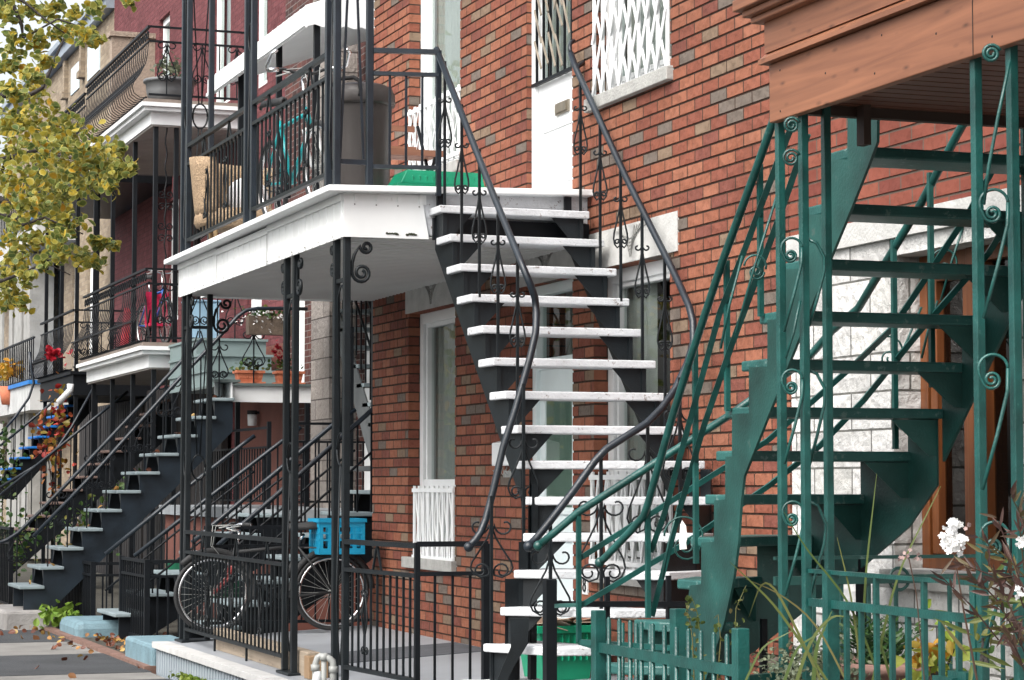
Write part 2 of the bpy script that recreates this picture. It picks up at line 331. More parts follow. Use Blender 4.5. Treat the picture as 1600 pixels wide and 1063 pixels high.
def cscroll(mb, p, q, u, r, th=.006, flip=1, n=6):
    """a C scroll between p and q, bulging along u, curled at both ends"""
    p, q, u = Vector(p), Vector(q), Vector(u)*flip
    d = (q-p); L = d.length; d.normalize(); pts = []
    pts += list(reversed(spiral(p+d*r+u*0, u, -d, r*.25, r, PI*2.2, PI*.5+PI*.5, 12)))[0:0]
    a = spiral(p+d*r, -u, -d, r*.2, r, -PI*1.6, PI*.5, 14)      # ends at p heading to +u
    b = spiral(q-d*r, -u, d, r, r*.2, PI*.5, -PI*1.6, 14)
    mid = [p+d*(L*k)+u*(bu*L) for k, bu in ((.06, .13), (.2, .24), (.35, .30), (.5, .32), (.65, .30), (.8, .24), (.94, .13))]
    mb.tube(a+mid+b, th, n); return mb
def teardrop(mb, top, u, h=.3, w=.055, th=.006):
    """pair of curled bars hung on a baluster: small curls at the top, swelling below, curled in at the foot"""
    top = Vector(top); u = Vector(u)
    for sg in (1, -1):
        uu = u*sg; r = w*.50
        a = spiral(top+uu*(r*1.25), uu, UPV, r*.3, r, PI*2.6, PI*1.0-.2, 12)
        mid = [top+uu*(w*x)-UPV*(h*z) for x, z in ((.08, .1), (.22, .25), (.6, .5), (.92, .7), (1, .82), (.85, .93), (.5, 1.0), (.16, .96))]
        b = spiral(top+uu*(w*.5)-UPV*(h*.88), -uu, UPV, w*.42, w*.12, -.5, PI*2.2, 14)
        mb.tube(a+mid+b, th, 6)
    return mb
def wall(mb, X, y0, y1, z0, z1, holes=(), depth=.25):
    ys = sorted(set([y0, y1]+[h[i] for h in holes for i in (0, 1)])); zs = sorted(set([z0, z1]+[h[i] for h in holes for i in (2, 3)]))
    for a, b in zip(ys, ys[1:]):
        for c, d in zip(zs, zs[1:]):
            ym, zm = (a+b)/2, (c+d)/2
            if any(h[0] < ym < h[1] and h[2] < zm < h[3] for h in holes): continue
            mb.quad((X, b, c), (X, a, c), (X, a, d), (X, b, d)); mb.quad((X+depth, a, c), (X+depth, b, c), (X+depth, b, d), (X+depth, a, d))
    for (a, b, c, d) in holes:
        mb.quad((X, a, c), (X+depth, a, c), (X+depth, a, d), (X, a, d)); mb.quad((X, b, c), (X, b, d), (X+depth, b, d), (X+depth, b, c))
        mb.quad((X, a, c), (X, b, c), (X+depth, b, c), (X+depth, a, c)); mb.quad((X, a, d), (X+depth, a, d), (X+depth, b, d), (X, b, d))
    mb.quad((X, y0, z0), (X, y0, z1), (X+depth, y0, z1), (X+depth, y0, z0)); mb.quad((X, y1, z0), (X+depth, y1, z0), (X+depth, y1, z1), (X, y1, z1))
    mb.quad((X, y0, z1), (X, y1, z1), (X+depth, y1, z1), (X+depth, y0, z1))
    return mb
def courses(mb, X, y0, y1, z0, z1, holes=(), h=.0745, proud=.0065, gap=.0072):
    """brick courses standing proud of the recessed bed joints"""
    k0 = int(math.ceil(z0/h)); k1 = int(z1/h)
    for k in range(k0, k1):
        a, b = k*h+gap, (k+1)*h-gap
        runs = [(y0, y1)]
        for (ya, yb, za, zb) in holes:
            if zb > a and za < b:
                new = []
                for r0, r1 in runs:
                    if yb <= r0 or ya >= r1: new.append((r0, r1)); continue
                    if ya > r0: new.append((r0, ya))
                    if yb < r1: new.append((yb, r1))
                runs = new
        for r0, r1 in runs:
            x = X-proud; mb.add([(x, r1, a), (x, r0, a), (x, r0, b), (x, r1, b), (X, r1, a), (X, r0, a), (X, r0, b), (X, r1, b)], [(0, 1, 2, 3), (4, 5, 1, 0), (3, 2, 6, 7), (1, 5, 6, 2), (4, 0, 3, 7)])
    return mb
def framebars(mb, X, d, ya, yb, za, zb, t, tb=None):
    tb = tb or t
    mb.box(X, X+d, ya, ya+t, za, zb); mb.box(X, X+d, yb-t, yb, za, zb); mb.box(X, X+d, ya+t, yb-t, za, za+tb); mb.box(X, X+d, ya+t, yb-t, zb-t, zb)
    return mb
# ================================================================== the ground
def sheet(name, m, x0, x1, y0, y1, z, kind='structure', nx=1, ny=1):
    mb = MB(); mb.box(x0, x1, y0, y1, z-.3, z); return mb.ob(name, m, kind=kind)
g = MB(); g.quad((-150, -60, -.05), (150, -60, -.05), (150, 320, -.05), (-150, 320, -.05)); g.ob('ground', paint('bare ground', (.10, .095, .085), .95, .2, 1), kind='structure')
mb = MB(); mb.box(-60, .2, -50, 150, -.4, -.045); mb.ob('road', asph, kind='structure')
mb = MB(); mb.box(.2, .38, -50, 150, -.3, .0); mb.ob('kerb', conc, kind='structure')
mb = MB(); mb.box(.38, 3.62, -50, 150, -.3, 0); mb.ob('pavement', conc, kind='structure')
for a, b in ((13.6, 17.75), (18.45, 20.6), (22.3, 25.2), (27.0, 29.6)):
    mb = MB(); mb.box(.9, 3.63, a, b, -.1, .005); mb.ob('asphalt_patch', asph, kind='structure')
mb = MB(); mb.box(3.62, 3.72, 18.7, 60, -.2, .03); mb.ob('brick_edging', paint('edging brick', (.15, .085, .065), .9, .3, 8, .4), kind='structure')
mb = MB(); mb.box(3.72, 7.0, 18.7, 70, -.2, .02); mb.ob('front_garden_soil', soil, kind='structure')
mb = MB(); mb.box(3.62, 5.6, 2, 11.9, -.2, .06); mb.ob('garden_soil', soil, kind='structure')

# ================================================================== the brick house with the white balcony
XF = 5.5
A = thing('brick_house', 'orange red brick house with white framed windows behind the white balcony', 'house', (XF, 14.7, 0))
UPW = (16.27, 17.55, 3.93, 5.9); DRU = (13.97, 14.83, 3.40, 5.9); WN2 = (12.38, 13.62, 3.97, 5.9)
GLW = (16.38, 17.55, .93, 2.86); DRL = (13.97, 14.87, .33, 2.86); GRW = (12.40, 13.60, .97, 2.86)
mb = wall(MB(), XF, 10.853, 18.55, -.1, 7.6, [UPW, DRU, WN2, GLW, DRL, GRW], .30); courses(mb, XF, 10.853, 18.55, .1, 7.55, [UPW, DRU, WN2, GLW, DRL, GRW, (16.30, 17.62, 2.866, 3.10), (13.90, 15.0, 2.866, 3.10), (12.28, 13.86, 2.866, 3.10)]); mb.ob('wall', brickA, A)
def lattice(mb, X, ya, yb, za, zb, n, rows, t=.022, strip=.016):
    """folding scissor grille: uprights with crossing strips"""
    for i in range(n+1):
        y = ya+(yb-ya)*i/n; mb.box(X-.012, X, y-t/2, y+t/2, za, zb)
    mb.box(X-.02, X-.001, ya-.03, yb+.03, zb-.05, zb-.02); mb.box(X-.02, X-.001, ya-.03, yb+.03, za+.02, za+.05)
    dz = (zb-za-.1)/max(1, rows)
    for i in range(n if rows else 0):
        y0 = ya+(yb-ya)*i/n; y1 = ya+(yb-ya)*(i+1)/n
        for r in range(rows):
            z0 = za+.05+dz*r
            mb.bar((X-.016, y0, z0), (X-.016, y1, z0+dz), strip, .006, up=(1, 0, 0)); mb.bar((X-.022, y0, z0+dz), (X-.022, y1, z0), strip, .006, up=(1, 0, 0))
    return mb
def curtain_mesh(mb, X, ya, yb, za, zb, amp=.02, per=.11, seed=0):
    rg = random.Random(seed); n = int((yb-ya)/.018); pts = []
    ph = 0
    for i in range(n+1):
        ph += .018/per*2*PI*rg.uniform(.7, 1.3); pts.append((X+amp*math.sin(ph), ya+(yb-ya)*i/n))
    o = len(mb.v)
    mb.add([(x, y, za) for x, y in pts]+[(x, y, zb) for x, y in pts], [(i, i+1, n+2+i, n+1+i) for i in range(n)]); return mb
def window_unit(house, hole, X, d=.09, frame=.085, label=None, sill=True, curt=True, seed=1, bottom_panel=None, fm=None, gm=None, cy=None):
    ya, yb, za, zb = hole
    w_ = framebars(MB(), X+d, .07, ya, yb, za, zb, frame, .07)
    framebars(w_, X+d+.02, .06, ya+frame+.012, yb-frame-.012, za+.082, zb-.082, .035)
    win = w_.ob('window', fm or whitep, house, label, bevel=.004)
    p = MB(); p.box(X+d+.055, X+d+.062, ya+.1, yb-.1, za+.1, zb-.1); p.ob('pane', gm or gl, win)
    if curt:
        c0, c1 = cy or (ya+.02, yb-.02)
        c = curtain_mesh(MB(), X+d+.11, c0, c1, za, zb, seed=seed); c.ob('curtain', curtain, win, smooth=True)
    r = MB(); r.box(X+.32, X+.34, ya-.1, yb+.1, za-.1, zb+.1); r.ob('backing', room, win)
    if sill:
        s_ = MB(); s_.box(X-.05, X+d, ya-.04, yb+.04, za-.085, za); s_.ob('sill', stonesill, win, bevel=.006)
    return win
w1 = window_unit(A, UPW, XF, seed=3, label='upper window with white folding grille over its lower half', cy=(16.75, 17.53))
lattice(MB(), XF-.01, 16.27, 17.5, 3.95, 4.5, 9, 2, .034, .010).ob('grille', whitep, w1)
w2 = window_unit(A, WN2, XF, seed=4, label='upper window fully covered by a white folding grille')
lattice(MB(), XF+.0, 12.42, 13.58, 3.93, 5.7, 8, 5, .032, .026).ob('grille', whitep, w2)
w3 = window_unit(A, GLW, XF, seed=5, label='ground floor window left of the door')
m_ = MB(); m_.box(XF+.095, XF+.15, GLW[0]+.09, GLW[1]-.09, 1.47, 1.54); m_.ob('transom', whitep, w3)
g_ = lattice(MB(), XF-.012, 16.39, 17.34, .90, 1.49, 8, 0, .042)
for i in range(8):
    y = 16.39+.95*(i+.5)/8; g_.tube([(XF-.016, y+.022*math.sin(z*14+i), z) for z in [.93+.52*k/12 for k in range(13)]], .008, 5)
g_.ob('grille', whitep, w3)
w4 = window_unit(A, GRW, XF, seed=6, label='ground floor window right of the door, behind the stair', cy=(13.1, 13.58))
m_ = MB(); m_.box(XF+.095, XF+.15, GRW[0]+.09, GRW[1]-.09, 1.55, 1.63); m_.ob('transom', whitep, w4)
lattice(MB(), XF-.012, 12.38, 13.6, .98, 1.58, 9, 1, .045, .02).ob('grille', whitep, w4)
def lintel(y0, y1, carve):
    l = MB(); l.box(XF-.012, XF+.1, y0, y1, 2.865, 3.10); lo = l.ob('lintel', lintelm, A)
    c = MB()
    for yc in carve:
        for k in range(-6, 7):
            if k == 0: continue
            sg = 1 if k > 0 else -1; a = abs(k)*.040
            c.bar((XF-.014, yc+sg*.008, 2.875+abs(k)*.022), (XF-.014, yc+sg*(.03+a), 3.085), .007, .010, up=(1, 0, 0))
    if c.v: c.ob('carving', stonesill, lo)
lintel(16.30, 17.62, [16.95]); lintel(13.90, 15.0, [14.45]); lintel(12.28, 13.86, [12.98])
# upper door with barred light and letter slot
ya, yb, za, zb = DRU
d_ = framebars(MB(), XF+.03, .08, ya, yb, za, zb, .06, .05); d_.box(XF+.06, XF+.10, ya+.06, yb-.06, za+.05, 4.25); d_.box(XF+.06, XF+.10, ya+.06, ya+.14, 4.25, zb); d_.box(XF+.06, XF+.10, yb-.14, yb-.06, 4.25, zb)
for zz in (3.52, 3.9): d_.box(XF+.052, XF+.06, ya+.16, yb-.16, zz, zz+.012)
dU = d_.ob('door', whitep, A, 'white upper door with a barred window', bevel=.004)
m_ = MB(); m_.box(XF+.075, XF+.085, ya+.14, yb-.14, 4.25, zb-.05); m_.ob('pane', gl, dU)
c = curtain_mesh(MB(), XF+.14, ya+.08, yb-.08, 4.2, zb, seed=9); c.ob('curtain', curtain, dU, smooth=True)
m_ = MB(); m_.box(XF+.32, XF+.34, ya-.1, yb+.1, za-.1, zb+.1); m_.ob('backing', room, dU)
m_ = MB(); m_.box(XF+.045, XF+.06, 14.18, 14.42, 3.985, 4.065); m_.box(XF+.035, XF+.046, 14.2, 14.4, 3.998, 4.052); m_.ob('letter_slot', paint('brass', (.25, .22, .17), .4, .2, 9, metal=.6), dU)
m_ = MB(); m_.box(XF+.02, XF+.045, ya+.03, yb-.02, 4.24, 4.262); m_.box(XF+.02, XF+.045, ya+.0, yb-.02, 4.985, 5.01)
for i in range(6):
    y = ya+.1+(yb-ya-.2)*i/5; m_.box(XF+.025, XF+.04, y-.008, y+.008, 4.26, 4.99)
gr = m_.ob('grille', ironfar, dU)
m_ = MB(); rg = random.Random(2)
for i in range(5):
    y0 = ya+.1+(yb-ya-.2)*i/5; y1 = y0+(yb-ya-.2)/5
    for (a, b) in ((4.32, 4.52), (4.52, 4.72), (4.72, 4.92)):
        if rg.random() < .85: m_.bar((XF+.014, y0, a+rg.uniform(-.04, .04)), (XF+.014, y1, b+rg.uniform(-.03, .05)), .018, .008, up=(1, 0, 0))
        if rg.random() < .25: m_.bar((XF+.006, y0, b), (XF+.006, y1, a-rg.uniform(0, .05)), .018, .008, up=(1, 0, 0))
m_.ob('scissor_strips', paint('faded strip', (.25, .215, .17), .6, .3, 9), dU)
# ground floor door, pale panelled, with side light
ya, yb, za, zb = DRL
d_ = framebars(MB(), XF+.05, .08, ya, yb, za, zb, .07, .05)
d_.box(XF+.07, XF+.12, ya+.07, yb-.07, 2.28, 2.36); d_.box(XF+.08, XF+.12, ya+.07, yb-.07, za+.05, 2.28)
for (a, b, c0, c1) in ((ya+.17, yb-.17, .55, 1.15), (ya+.17, yb-.17, 1.3, 2.12)):
    framebars(d_, XF+.066, .014, a, b, c0, c1, .03)
dL = d_.ob('door', paint('pale door paint', (.62, .70, .71), .45, .05, 3), A, 'pale blue white ground floor door behind the stair', bevel=.004)
m_ = MB(); m_.box(XF+.10, XF+.108, ya+.07, yb-.07, 2.36, zb-.05); m_.ob('pane', gl, dL)
m_ = MB(); m_.box(XF+.073, XF+.079, ya+.21, yb-.21, 1.35, 2.07); m_.ob('pane', glass('frosted glass', (.6, .66, .62)), dL)
m_ = MB(); m_.box(XF+.32, XF+.34, ya-.1, yb+.1, za, zb+.1); m_.ob('backing', paint('pale hall', (.45, .47, .45), .8), dL)
m_ = MB(); m_.ball((XF+.05, ya+.13, 1.28), .03); m_.ob('handle', alum, dL, smooth=True)
# house number, letter box, wall bits
hn = MB(); hn.box(XF-.014, XF-.001, 13.70, 13.79, .80, .92); hn = hn.ob('number_plate', whitep, A)
m_ = MB()
pts = [(XF-.017, 13.745+.022*math.cos(a), .842+.022*math.sin(a)) for a in [2*PI*i/14 for i in range(15)]]; m_.tube(pts, .006, 5)
pts = [(XF-.017, 13.745+.018*math.cos(a), .880+.018*math.sin(a)) for a in [2*PI*i/14 for i in range(15)]]; m_.tube(pts, .006, 5); m_.ob('digit', darkgap, hn)
m_ = MB(); m_.box(5.39, 5.498, 14.88, 15.26, 1.63, 1.79); m_.prism([(5.39, 14.87, 1.79), (5.498, 14.87, 1.79), (5.498, 14.87, 1.815)], (0, .40, 0)); mbx = m_.ob('mailbox', whitep, None, 'white metal letter box on the brick wall beside the white stair', 'mailbox', bevel=.006)
m_ = MB(); m_.box(5.42, 5.498, 14.92, 15.10, 1.55, 1.595)
for yy in (14.9, 15.0, 15.08, 15.16, 15.22): m_.tube([(5.44, yy, 1.62), (5.41, yy-.01, 1.56), (5.38, yy-.02, 1.60)], .004, 5)
m_.ob('newspaper_hook', alum, mbx)

# ================================================================== white balcony
B = thing('balcony', 'white clad balcony on black iron columns in front of the brick house', 'balcony', (3.8, 16.1, 3.0))
Y0, Y1 = 13.60, 18.67
m_ = MB(); m_.prism([(3.74, Y0, 3.34), (5.498, Y0, 3.385), (5.498, Y0, 3.345), (3.74, Y0, 3.30)], (0, Y1-Y0, 0)); m_.ob('deck', whitep, B, 'white painted deck edge', bevel=.006)
m_ = MB(); m_.box(3.86, 3.872, 13.693, 18.62, 3.03, 3.262)
n = 28
for i in range(n+1):
    y = 13.72+(18.6-13.72)*i/n; m_.box(3.852, 3.8605, y-.008, y+.008, 3.034, 3.258)
for (a, b, dz) in ((13.70, 15.6, 0), (15.59, 17.2, -.012), (17.19, 18.62, .0)): m_.box(3.845, 3.862, a, b, 3.255+dz, 3.30+dz)
m_.prism([(3.86, 13.68, 3.03), (4.415, 13.68, 3.034), (4.375, 13.68, 3.255), (3.86, 13.68, 3.262)], (0, .012, 0))
for i in range(4): m_.box(3.93+i*.14, 3.955+i*.14, 13.676, 13.70, 3.25, 3.30)
m_.box(3.86, 4.40, 13.69, 13.70, 3.25, 3.31); fs_ = m_.ob('fascia', paint('aged white sheet metal', (.70, .72, .72), .45, .09, 2.2, wear=(.52, .52, .50), wear_amt=.66), B, 'white ribbed metal fascia')
m_ = MB()
for y in (15.62, 17.2): m_.box(3.8515, 3.853, y-.003, y+.003, 3.032, 3.26)
m_.ob('seam', paint('dull rivet', (.25, .25, .24), .6), fs_)
for c in [(3.851, 13.9+i*.34, 3.05) for i in range(14)]+[(3.93+i*.14, 13.677, 3.235) for i in range(4)]: m_ = MB(); m_.ball(c, .0055, 6, 4); m_.ob('rivet', MATS['dull rivet'], fs_)
for x0, x1 in ((4.14, 4.21), (4.27, 4.33)):
    rg = random.Random(int(x0*100)); m_ = MB()
    for i in range(9): m_.ball((x0+(x1-x0)*i/8, 13.677, 3.058+rg.uniform(-.003, .005)), rg.uniform(.006, .011), 6, 4, (1, .4, .8))
    m_.ob('moss_patch', paint('dark moss', (.03, .035, .02), .95), B)
m_ = MB(); m_.box(3.872, 5.498, 13.70, 18.62, 3.045, 3.06)
for i in range(48):
    y = 13.75+i*.101; m_.box(3.874, 5.497, y, y+.012, 3.040, 3.0452)
m_.ob('soffit', paint('soffit white', (.62, .63, .62), .6, .05, 2), B)
m_ = MB(); m_.box(4.37, 5.49, 13.70, 13.72, 3.05, 3.17); m_.box(4.36, 5.49, 13.695, 13.72, 3.17, 3.345); m_.box(4.44, 5.47, 13.69, 13.694, 3.262, 3.268); m_.ob('side_board', treadw, B)
m_ = MB(); m_.box(4.44, 5.49, 13.665, 13.694, 3.03, 3.169); m_.box(4.455, 4.505, 13.63, 13.655, 3.17, 3.32); m_.box(5.31, 5.355, 13.63, 13.655, 3.17, 3.335); m_.ob('header_beam', ironfar, B)
m_ = MB(); m_.box(3.873, 5.495, 18.60, 18.62, 3.06, 3.30); m_.ob('end_board', whitep, B)
def post(mb, x, y, z0, z1, t=.045): mb.box(x-t/2, x+t/2, y-t/2, y+t/2, z0, z1); return mb
def panel_ring(mb, p, q, z, z0, z1, rz=.10):
    """a ring between two posts p, q (x, y) with thin rods splaying from it to top and foot"""
    p, q = Vector((*p, 0)), Vector((*q, 0)); c = (p+q)/2; u = (q-p).normalized(); hw = (q-p).length/2-.03
    mb.tube([c+u*(hw*math.cos(a))+UPV*(z+rz*math.sin(a)) for a in [2*PI*i/20 for i in range(21)]], .007, 6)
    for sg in (1, -1):
        mb.tube([c+u*(sg*.012)+UPV*(z+rz), c+u*(sg*hw)+UPV*(z+rz+.85), c+u*(sg*.01)+UPV*z1], .006, 5)
        mb.tube([c+u*(sg*.012)+UPV*(z-rz), c+u*(sg*hw)+UPV*(z-rz-.85), c+u*(sg*.01)+UPV*z0], .006, 5)
    return mb
def colscroll(mb, x, y, d, zt, s=.16, w=.03):
    """bracket scroll under the soffit: a hook, a stem and a rolled foot, going out along d from a post"""
    d = Vector(d); b = Vector((x, y, zt)); pr = []
    a = spiral(b+d*(s*.62)-UPV*(s*.30), d, UPV, s*.07, s*.27, PI*3.6, PI*.95, 20)
    st = [b+d*(s*.12)-UPV*(s*.62), b+d*(s*.03)-UPV*(s*.95)]
    e = spiral(b+d*(s*.42)-UPV*(s*1.35), d, UPV, s*.40, s*.10, PI*.98, PI*4.4, 26)
    mb.tube(a+st+e, .011, 6); return mb
def column(name_lab, posts_, z0, z1, rings, brackets, foot=True):
    m_ = MB(); post(m_, *posts_[0], z0, z1, .042)
    xs = [p[0] for p in posts_]; ys = [p[1] for p in posts_]; m_.box(min(xs)-.05, max(xs)+.05, min(ys)-.05, max(ys)+.05, z0-.0, z0+.018)
    c_ = m_.ob('column', iron, B, name_lab, bevel=.004)
    for x, y in posts_[1:]: m_ = MB(); post(m_, x, y, z0+.02, z1, .042); m_.ob('tube', iron, c_, bevel=.004)
    for i in range(len(posts_)-1):
        (xa, ya_), (xb, yb_) = posts_[i], posts_[i+1]; m_ = MB(); m_.bar((xa, ya_, z1-.27), (xb, yb_, z1-.27), .02, .025); m_.ob('cross_bar', iron, c_)
    for (p, q, z) in rings: panel_ring(MB(), p, q, z, z0+.15, z1-.3).ob('ring_panel', iron, c_, smooth=True)
    for (x, y, d, sz) in brackets: colscroll(MB(), x, y, d, z1-.02, sz).ob('scroll_bracket', iron, c_, smooth=True)
    return c_
DZ = .236; CX = 3.895
column('nearest column of the balcony', [(CX, 13.725), (CX, 13.96)], DZ, 3.042, [((CX, 13.725), (CX, 13.96), 1.72)], [(CX+.03, 13.725, (1, 0, 0), .155), (CX, 13.99, (0, 1, 0), .12)])
column('middle column of the balcony', [(CX, 14.97), (CX, 15.21)], DZ, 3.042, [((CX, 14.97), (CX, 15.21), 1.68)], [(CX, 14.94, (0, -1, 0), .15), (CX, 15.24, (0, 1, 0), .13)])
column('far corner column of the balcony', [(CX, 18.56), (CX, 18.38), (CX+.17, 18.38)], DZ, 3.042, [((CX, 18.56), (CX, 18.38), 1.66), ((CX, 18.38), (CX+.17, 18.38), 1.64)], [(CX+.2, 18.38, (1, 0, 0), .17), (CX, 18.35, (0, -1, 0), .15)])
ZD = 3.36
def upcol(posts_, pairs):
    m_ = MB(); post(m_, *posts_[0], ZD-.03, 6.4, .042)
    c_ = m_.ob('column', ironb, B, 'iron post rising from the balcony floor', bevel=.004)
    for x, y in posts_[1:]: m_ = MB(); post(m_, x, y, ZD-.03, 6.4, .042); m_.ob('tube', ironb, c_, bevel=.004)
    for p, q, z in pairs: panel_ring(MB(), p, q, z, ZD+.1, 6.2).ob('ring_panel', iron, c_, smooth=True)
upcol([(3.82, 13.90), (3.82, 13.70), (4.03, 13.70)], [((3.82, 13.70), (3.82, 13.90), 4.62)])
for a, b in ((.40, .10), (.52, .82)):
    m_ = MB(); m_.bar((3.82+.21*a, 13.70, 5.0), (3.82+.21*b, 13.70, 3.52), .014); m_.ob('splayed_rod', ironb, B)
m_ = MB(); m_.bar((3.82, 13.70, 3.50), (4.03, 13.70, 3.50), .02, .03); m_.ob('cross_bar', ironb, B)
upcol([(3.82, 16.10), (3.82, 15.90)], [((3.82, 16.10), (3.82, 15.90), 4.70)])
upcol([(3.82, 18.30), (3.82, 18.10), (4.0, 18.10)], [((3.82, 18.30), (3.82, 18.10), 4.45), ((3.82, 18.10), (4.0, 18.10), 4.45)])
def railing(parent, P, Q, zt, zm, zb, mat_, label=None, pitch=.115, bar_t=.013, vees=(), lyres=(), rail=(.035, .03), foot=None, name='railing', bname='baluster'):
    """rails from P to Q (x, y) with balusters between the middle and bottom rail; each baluster a part of the railing"""
    P, Q = Vector((*P, 0)), Vector((*Q, 0)); L = (Q-P).length; u = (Q-P).normalized()
    m_ = MB(); m_.bar(P+UPV*zt, Q+UPV*zt, rail[0], rail[1]); r_ = m_.ob(name, mat_, parent, label)
    for z in (zm, zb): m_ = MB(); m_.bar(P+UPV*z, Q+UPV*z, rail[0], rail[1]*.8); m_.ob('rail', mat_, r_)
    for k in vees:
        c = P+u*(L*k); m_ = MB()
        for sg in (1, -1): m_.bar(c+UPV*zt, c+u*(sg*.07)+UPV*zm, .012, .012)
        m_.ob('brace', mat_, r_)
    if foot:
        for k in foot[0]: m_ = MB(); m_.bar(P+u*(L*k)+UPV*zb, P+u*(L*k)+UPV*foot[1], .016, .016); m_.ob('foot', mat_, r_)
    n = max(2, int(round(L/pitch))); b0 = MB(); c = P+u*(L/n); b0.bar(c+UPV*zm, c+UPV*zb, bar_t, bar_t, ends=False); first = b0.ob(bname, mat_, r_)
    for i in range(2, n): clone(first, r_, u*(L/n*(i-1)))
    if lyres:
        for k in lyres:
            s_ = MB(); c = P+u*(L*k)+Vector((-.012, 0, 0)); zc = (zm+zb)/2
            for sg in (1, -1):
                s_.tube(spiral(c+u*(sg*.03)+UPV*(zc+.17), u*sg, UPV, .006, .028, PI*3, PI*.9, 14)+[c+u*(sg*.045)+UPV*(zc+.02), c+u*(sg*.008)+UPV*(zc-.08)]+spiral(c+u*(sg*.03)+UPV*(zc-.18), u*sg, UPV, .026, .006, PI*.8, -PI*1.6, 14), .006, 5)
            s_.ob('lyre_scroll', mat_, r_, smooth=True)
    return r_
railing(B, (3.82, 18.08), (3.82, 16.12), 4.205, 4.055, 3.445, iron, 'far half of the street side railing', vees=(.28, .72), lyres=(.33, .68))
railing(B, (3.82, 15.88), (3.82, 13.92), 4.205, 4.055, 3.445, iron, 'near half of the street side railing', vees=(.22, .78), lyres=(.25, .75))
railing(B, (4.05, 13.68), (4.45, 13.60), 4.205, 4.06, 3.475, ironb, 'short railing between the corner post and the stair', pitch=.10)

# ================================================================== porch under the balcony
P_ = thing('porch', 'low grey porch floor with white edge and ribbed pale skirting', 'porch', (4.6, 15, 0))
m_ = MB(); m_.prism([(3.70, 12.62, .225), (5.498, 12.62, .33), (5.498, 12.62, .20), (3.70, 12.62, .16)], (0, 6.0, 0)); m_.ob('deck', deckgrey, P_)
m_ = MB(); m_.box(3.665, 3.80, 13.1, 18.63, .185, .232)
for i in range(int(5.4/.14)): m_.box(3.6635, 3.80, 13.13+i*.14, 13.133+i*.14, .19, .2335)
m_.ob('edge_board', paint('worn white board', (.44, .44, .43), .6, .12, 6, .2, wear=(.2, .2, .19), wear_amt=.64), P_, bevel=.004)
m_ = MB(); m_.box(3.70, 3.72, 13.1, 18.62, -.05, .186)
for i in range(60): m_.box(3.69, 3.7005, 13.12+i*.0917, 13.15+i*.0917, -.05, .186)
m_.box(3.70, 5.5, 18.60, 18.62, -.05, .16); m_.ob('skirting', skirt, P_)
m_ = MB(); m_.prism([(3.95, 15.45, .246), (5.47, 15.45, .334), (5.47, 15.45, .322), (3.95, 15.45, .236)], (0, .85, 0)); m_.ob('door_mat', paint('dark mat', (.07, .075, .085), .9, .2, 8, .3), None, 'dark grey rubber mat across the porch floor', 'mat')
FN = thing('porch_fence', 'low black iron fence around the porch, under the white balcony', 'fence', (3.82, 15.5, .23))
railing(FN, (CX-.005, 18.36), (CX-.005, 15.23), 1.12, .96, .345, iron, 'street side fence panel', pitch=.118, vees=(.2, .55, .85), lyres=(.25, .52, .8), foot=((.33, .66), .236))
railing(FN, (CX, 13.70), (4.0, 12.60), 1.15, .98, .385, iron, 'fence panel nearest the stair', pitch=.10, vees=(.45,), lyres=(.3,))
railing(FN, (4.0, 12.60), (4.42, 12.58), 1.16, .99, .30, ironfar, 'fence gate panel beside the stair foot', pitch=.10)
railing(FN, (4.05, 18.46), (5.45, 18.46), 1.15, 1.0, .38, ironfar, 'fence panel at the far end of the porch', pitch=.115)
m_ = MB(); post(m_, 4.0, 12.60, .1, 1.17, .03); m_.ob('post', ironfar, FN); m_ = MB(); post(m_, 4.41, 12.58, .05, 1.16, .045); m_.ob('post', ironfar, FN)

# ================================================================== black stair with white treads
S = thing('staircase', 'black steel staircase with worn white treads curving down from the white balcony', 'stairs', (4.9, 12.4, .2))
ty = lambda k: 13.48-.199*k
tz = lambda k: 3.228-.1995*k
XL, XR = 4.42, 5.40
treads = []
for k in range(8):
    xr = XR+(.02 if k > 0 else 0)
    treads.append([(XL, ty(k)), (xr+.02, ty(k)), (xr+.02, ty(k)+.27), (XL, ty(k)+.27)])
Lp = [(4.42, 11.97), (4.40, 11.92), (4.385, 11.90), (4.33, 11.90), (4.24, 11.87), (4.17, 11.95), (4.08, 12.05)]
Rp = [(5.44, 11.80), (5.42, 11.62), (5.27, 11.48), (5.02, 11.36), (4.73, 11.42), (4.41, 11.52), (4.20, 11.62)]
pl, pr = (XL, ty(7)+.03), (XR+.04, ty(7)+.05)
for i in range(7):
    bl = (Lp[i-1] if i else pl); br = (Rp[i-1] if i else pr)
    bl2 = (bl[0]+.02, bl[1]+.04); br2 = (br[0]+.0, br[1]+.03) if i < 3 else (br[0]+.04, br[1]+.0)
    if i < 2: treads.append([Lp[i], Rp[i], (br2[0], br2[1]+.02), bl2])
    else: treads.append([Lp[i], Rp[i], br2, (4.60 if i < 4 else 4.52, 12.12), bl2])
for k, poly in enumerate(treads):
    z = tz(k); m_ = MB(); m_.prism([(x, y, z-.046) for x, y in poly], (0, 0, .046)); m_.ob('tread', treadw, S, bevel=.007)
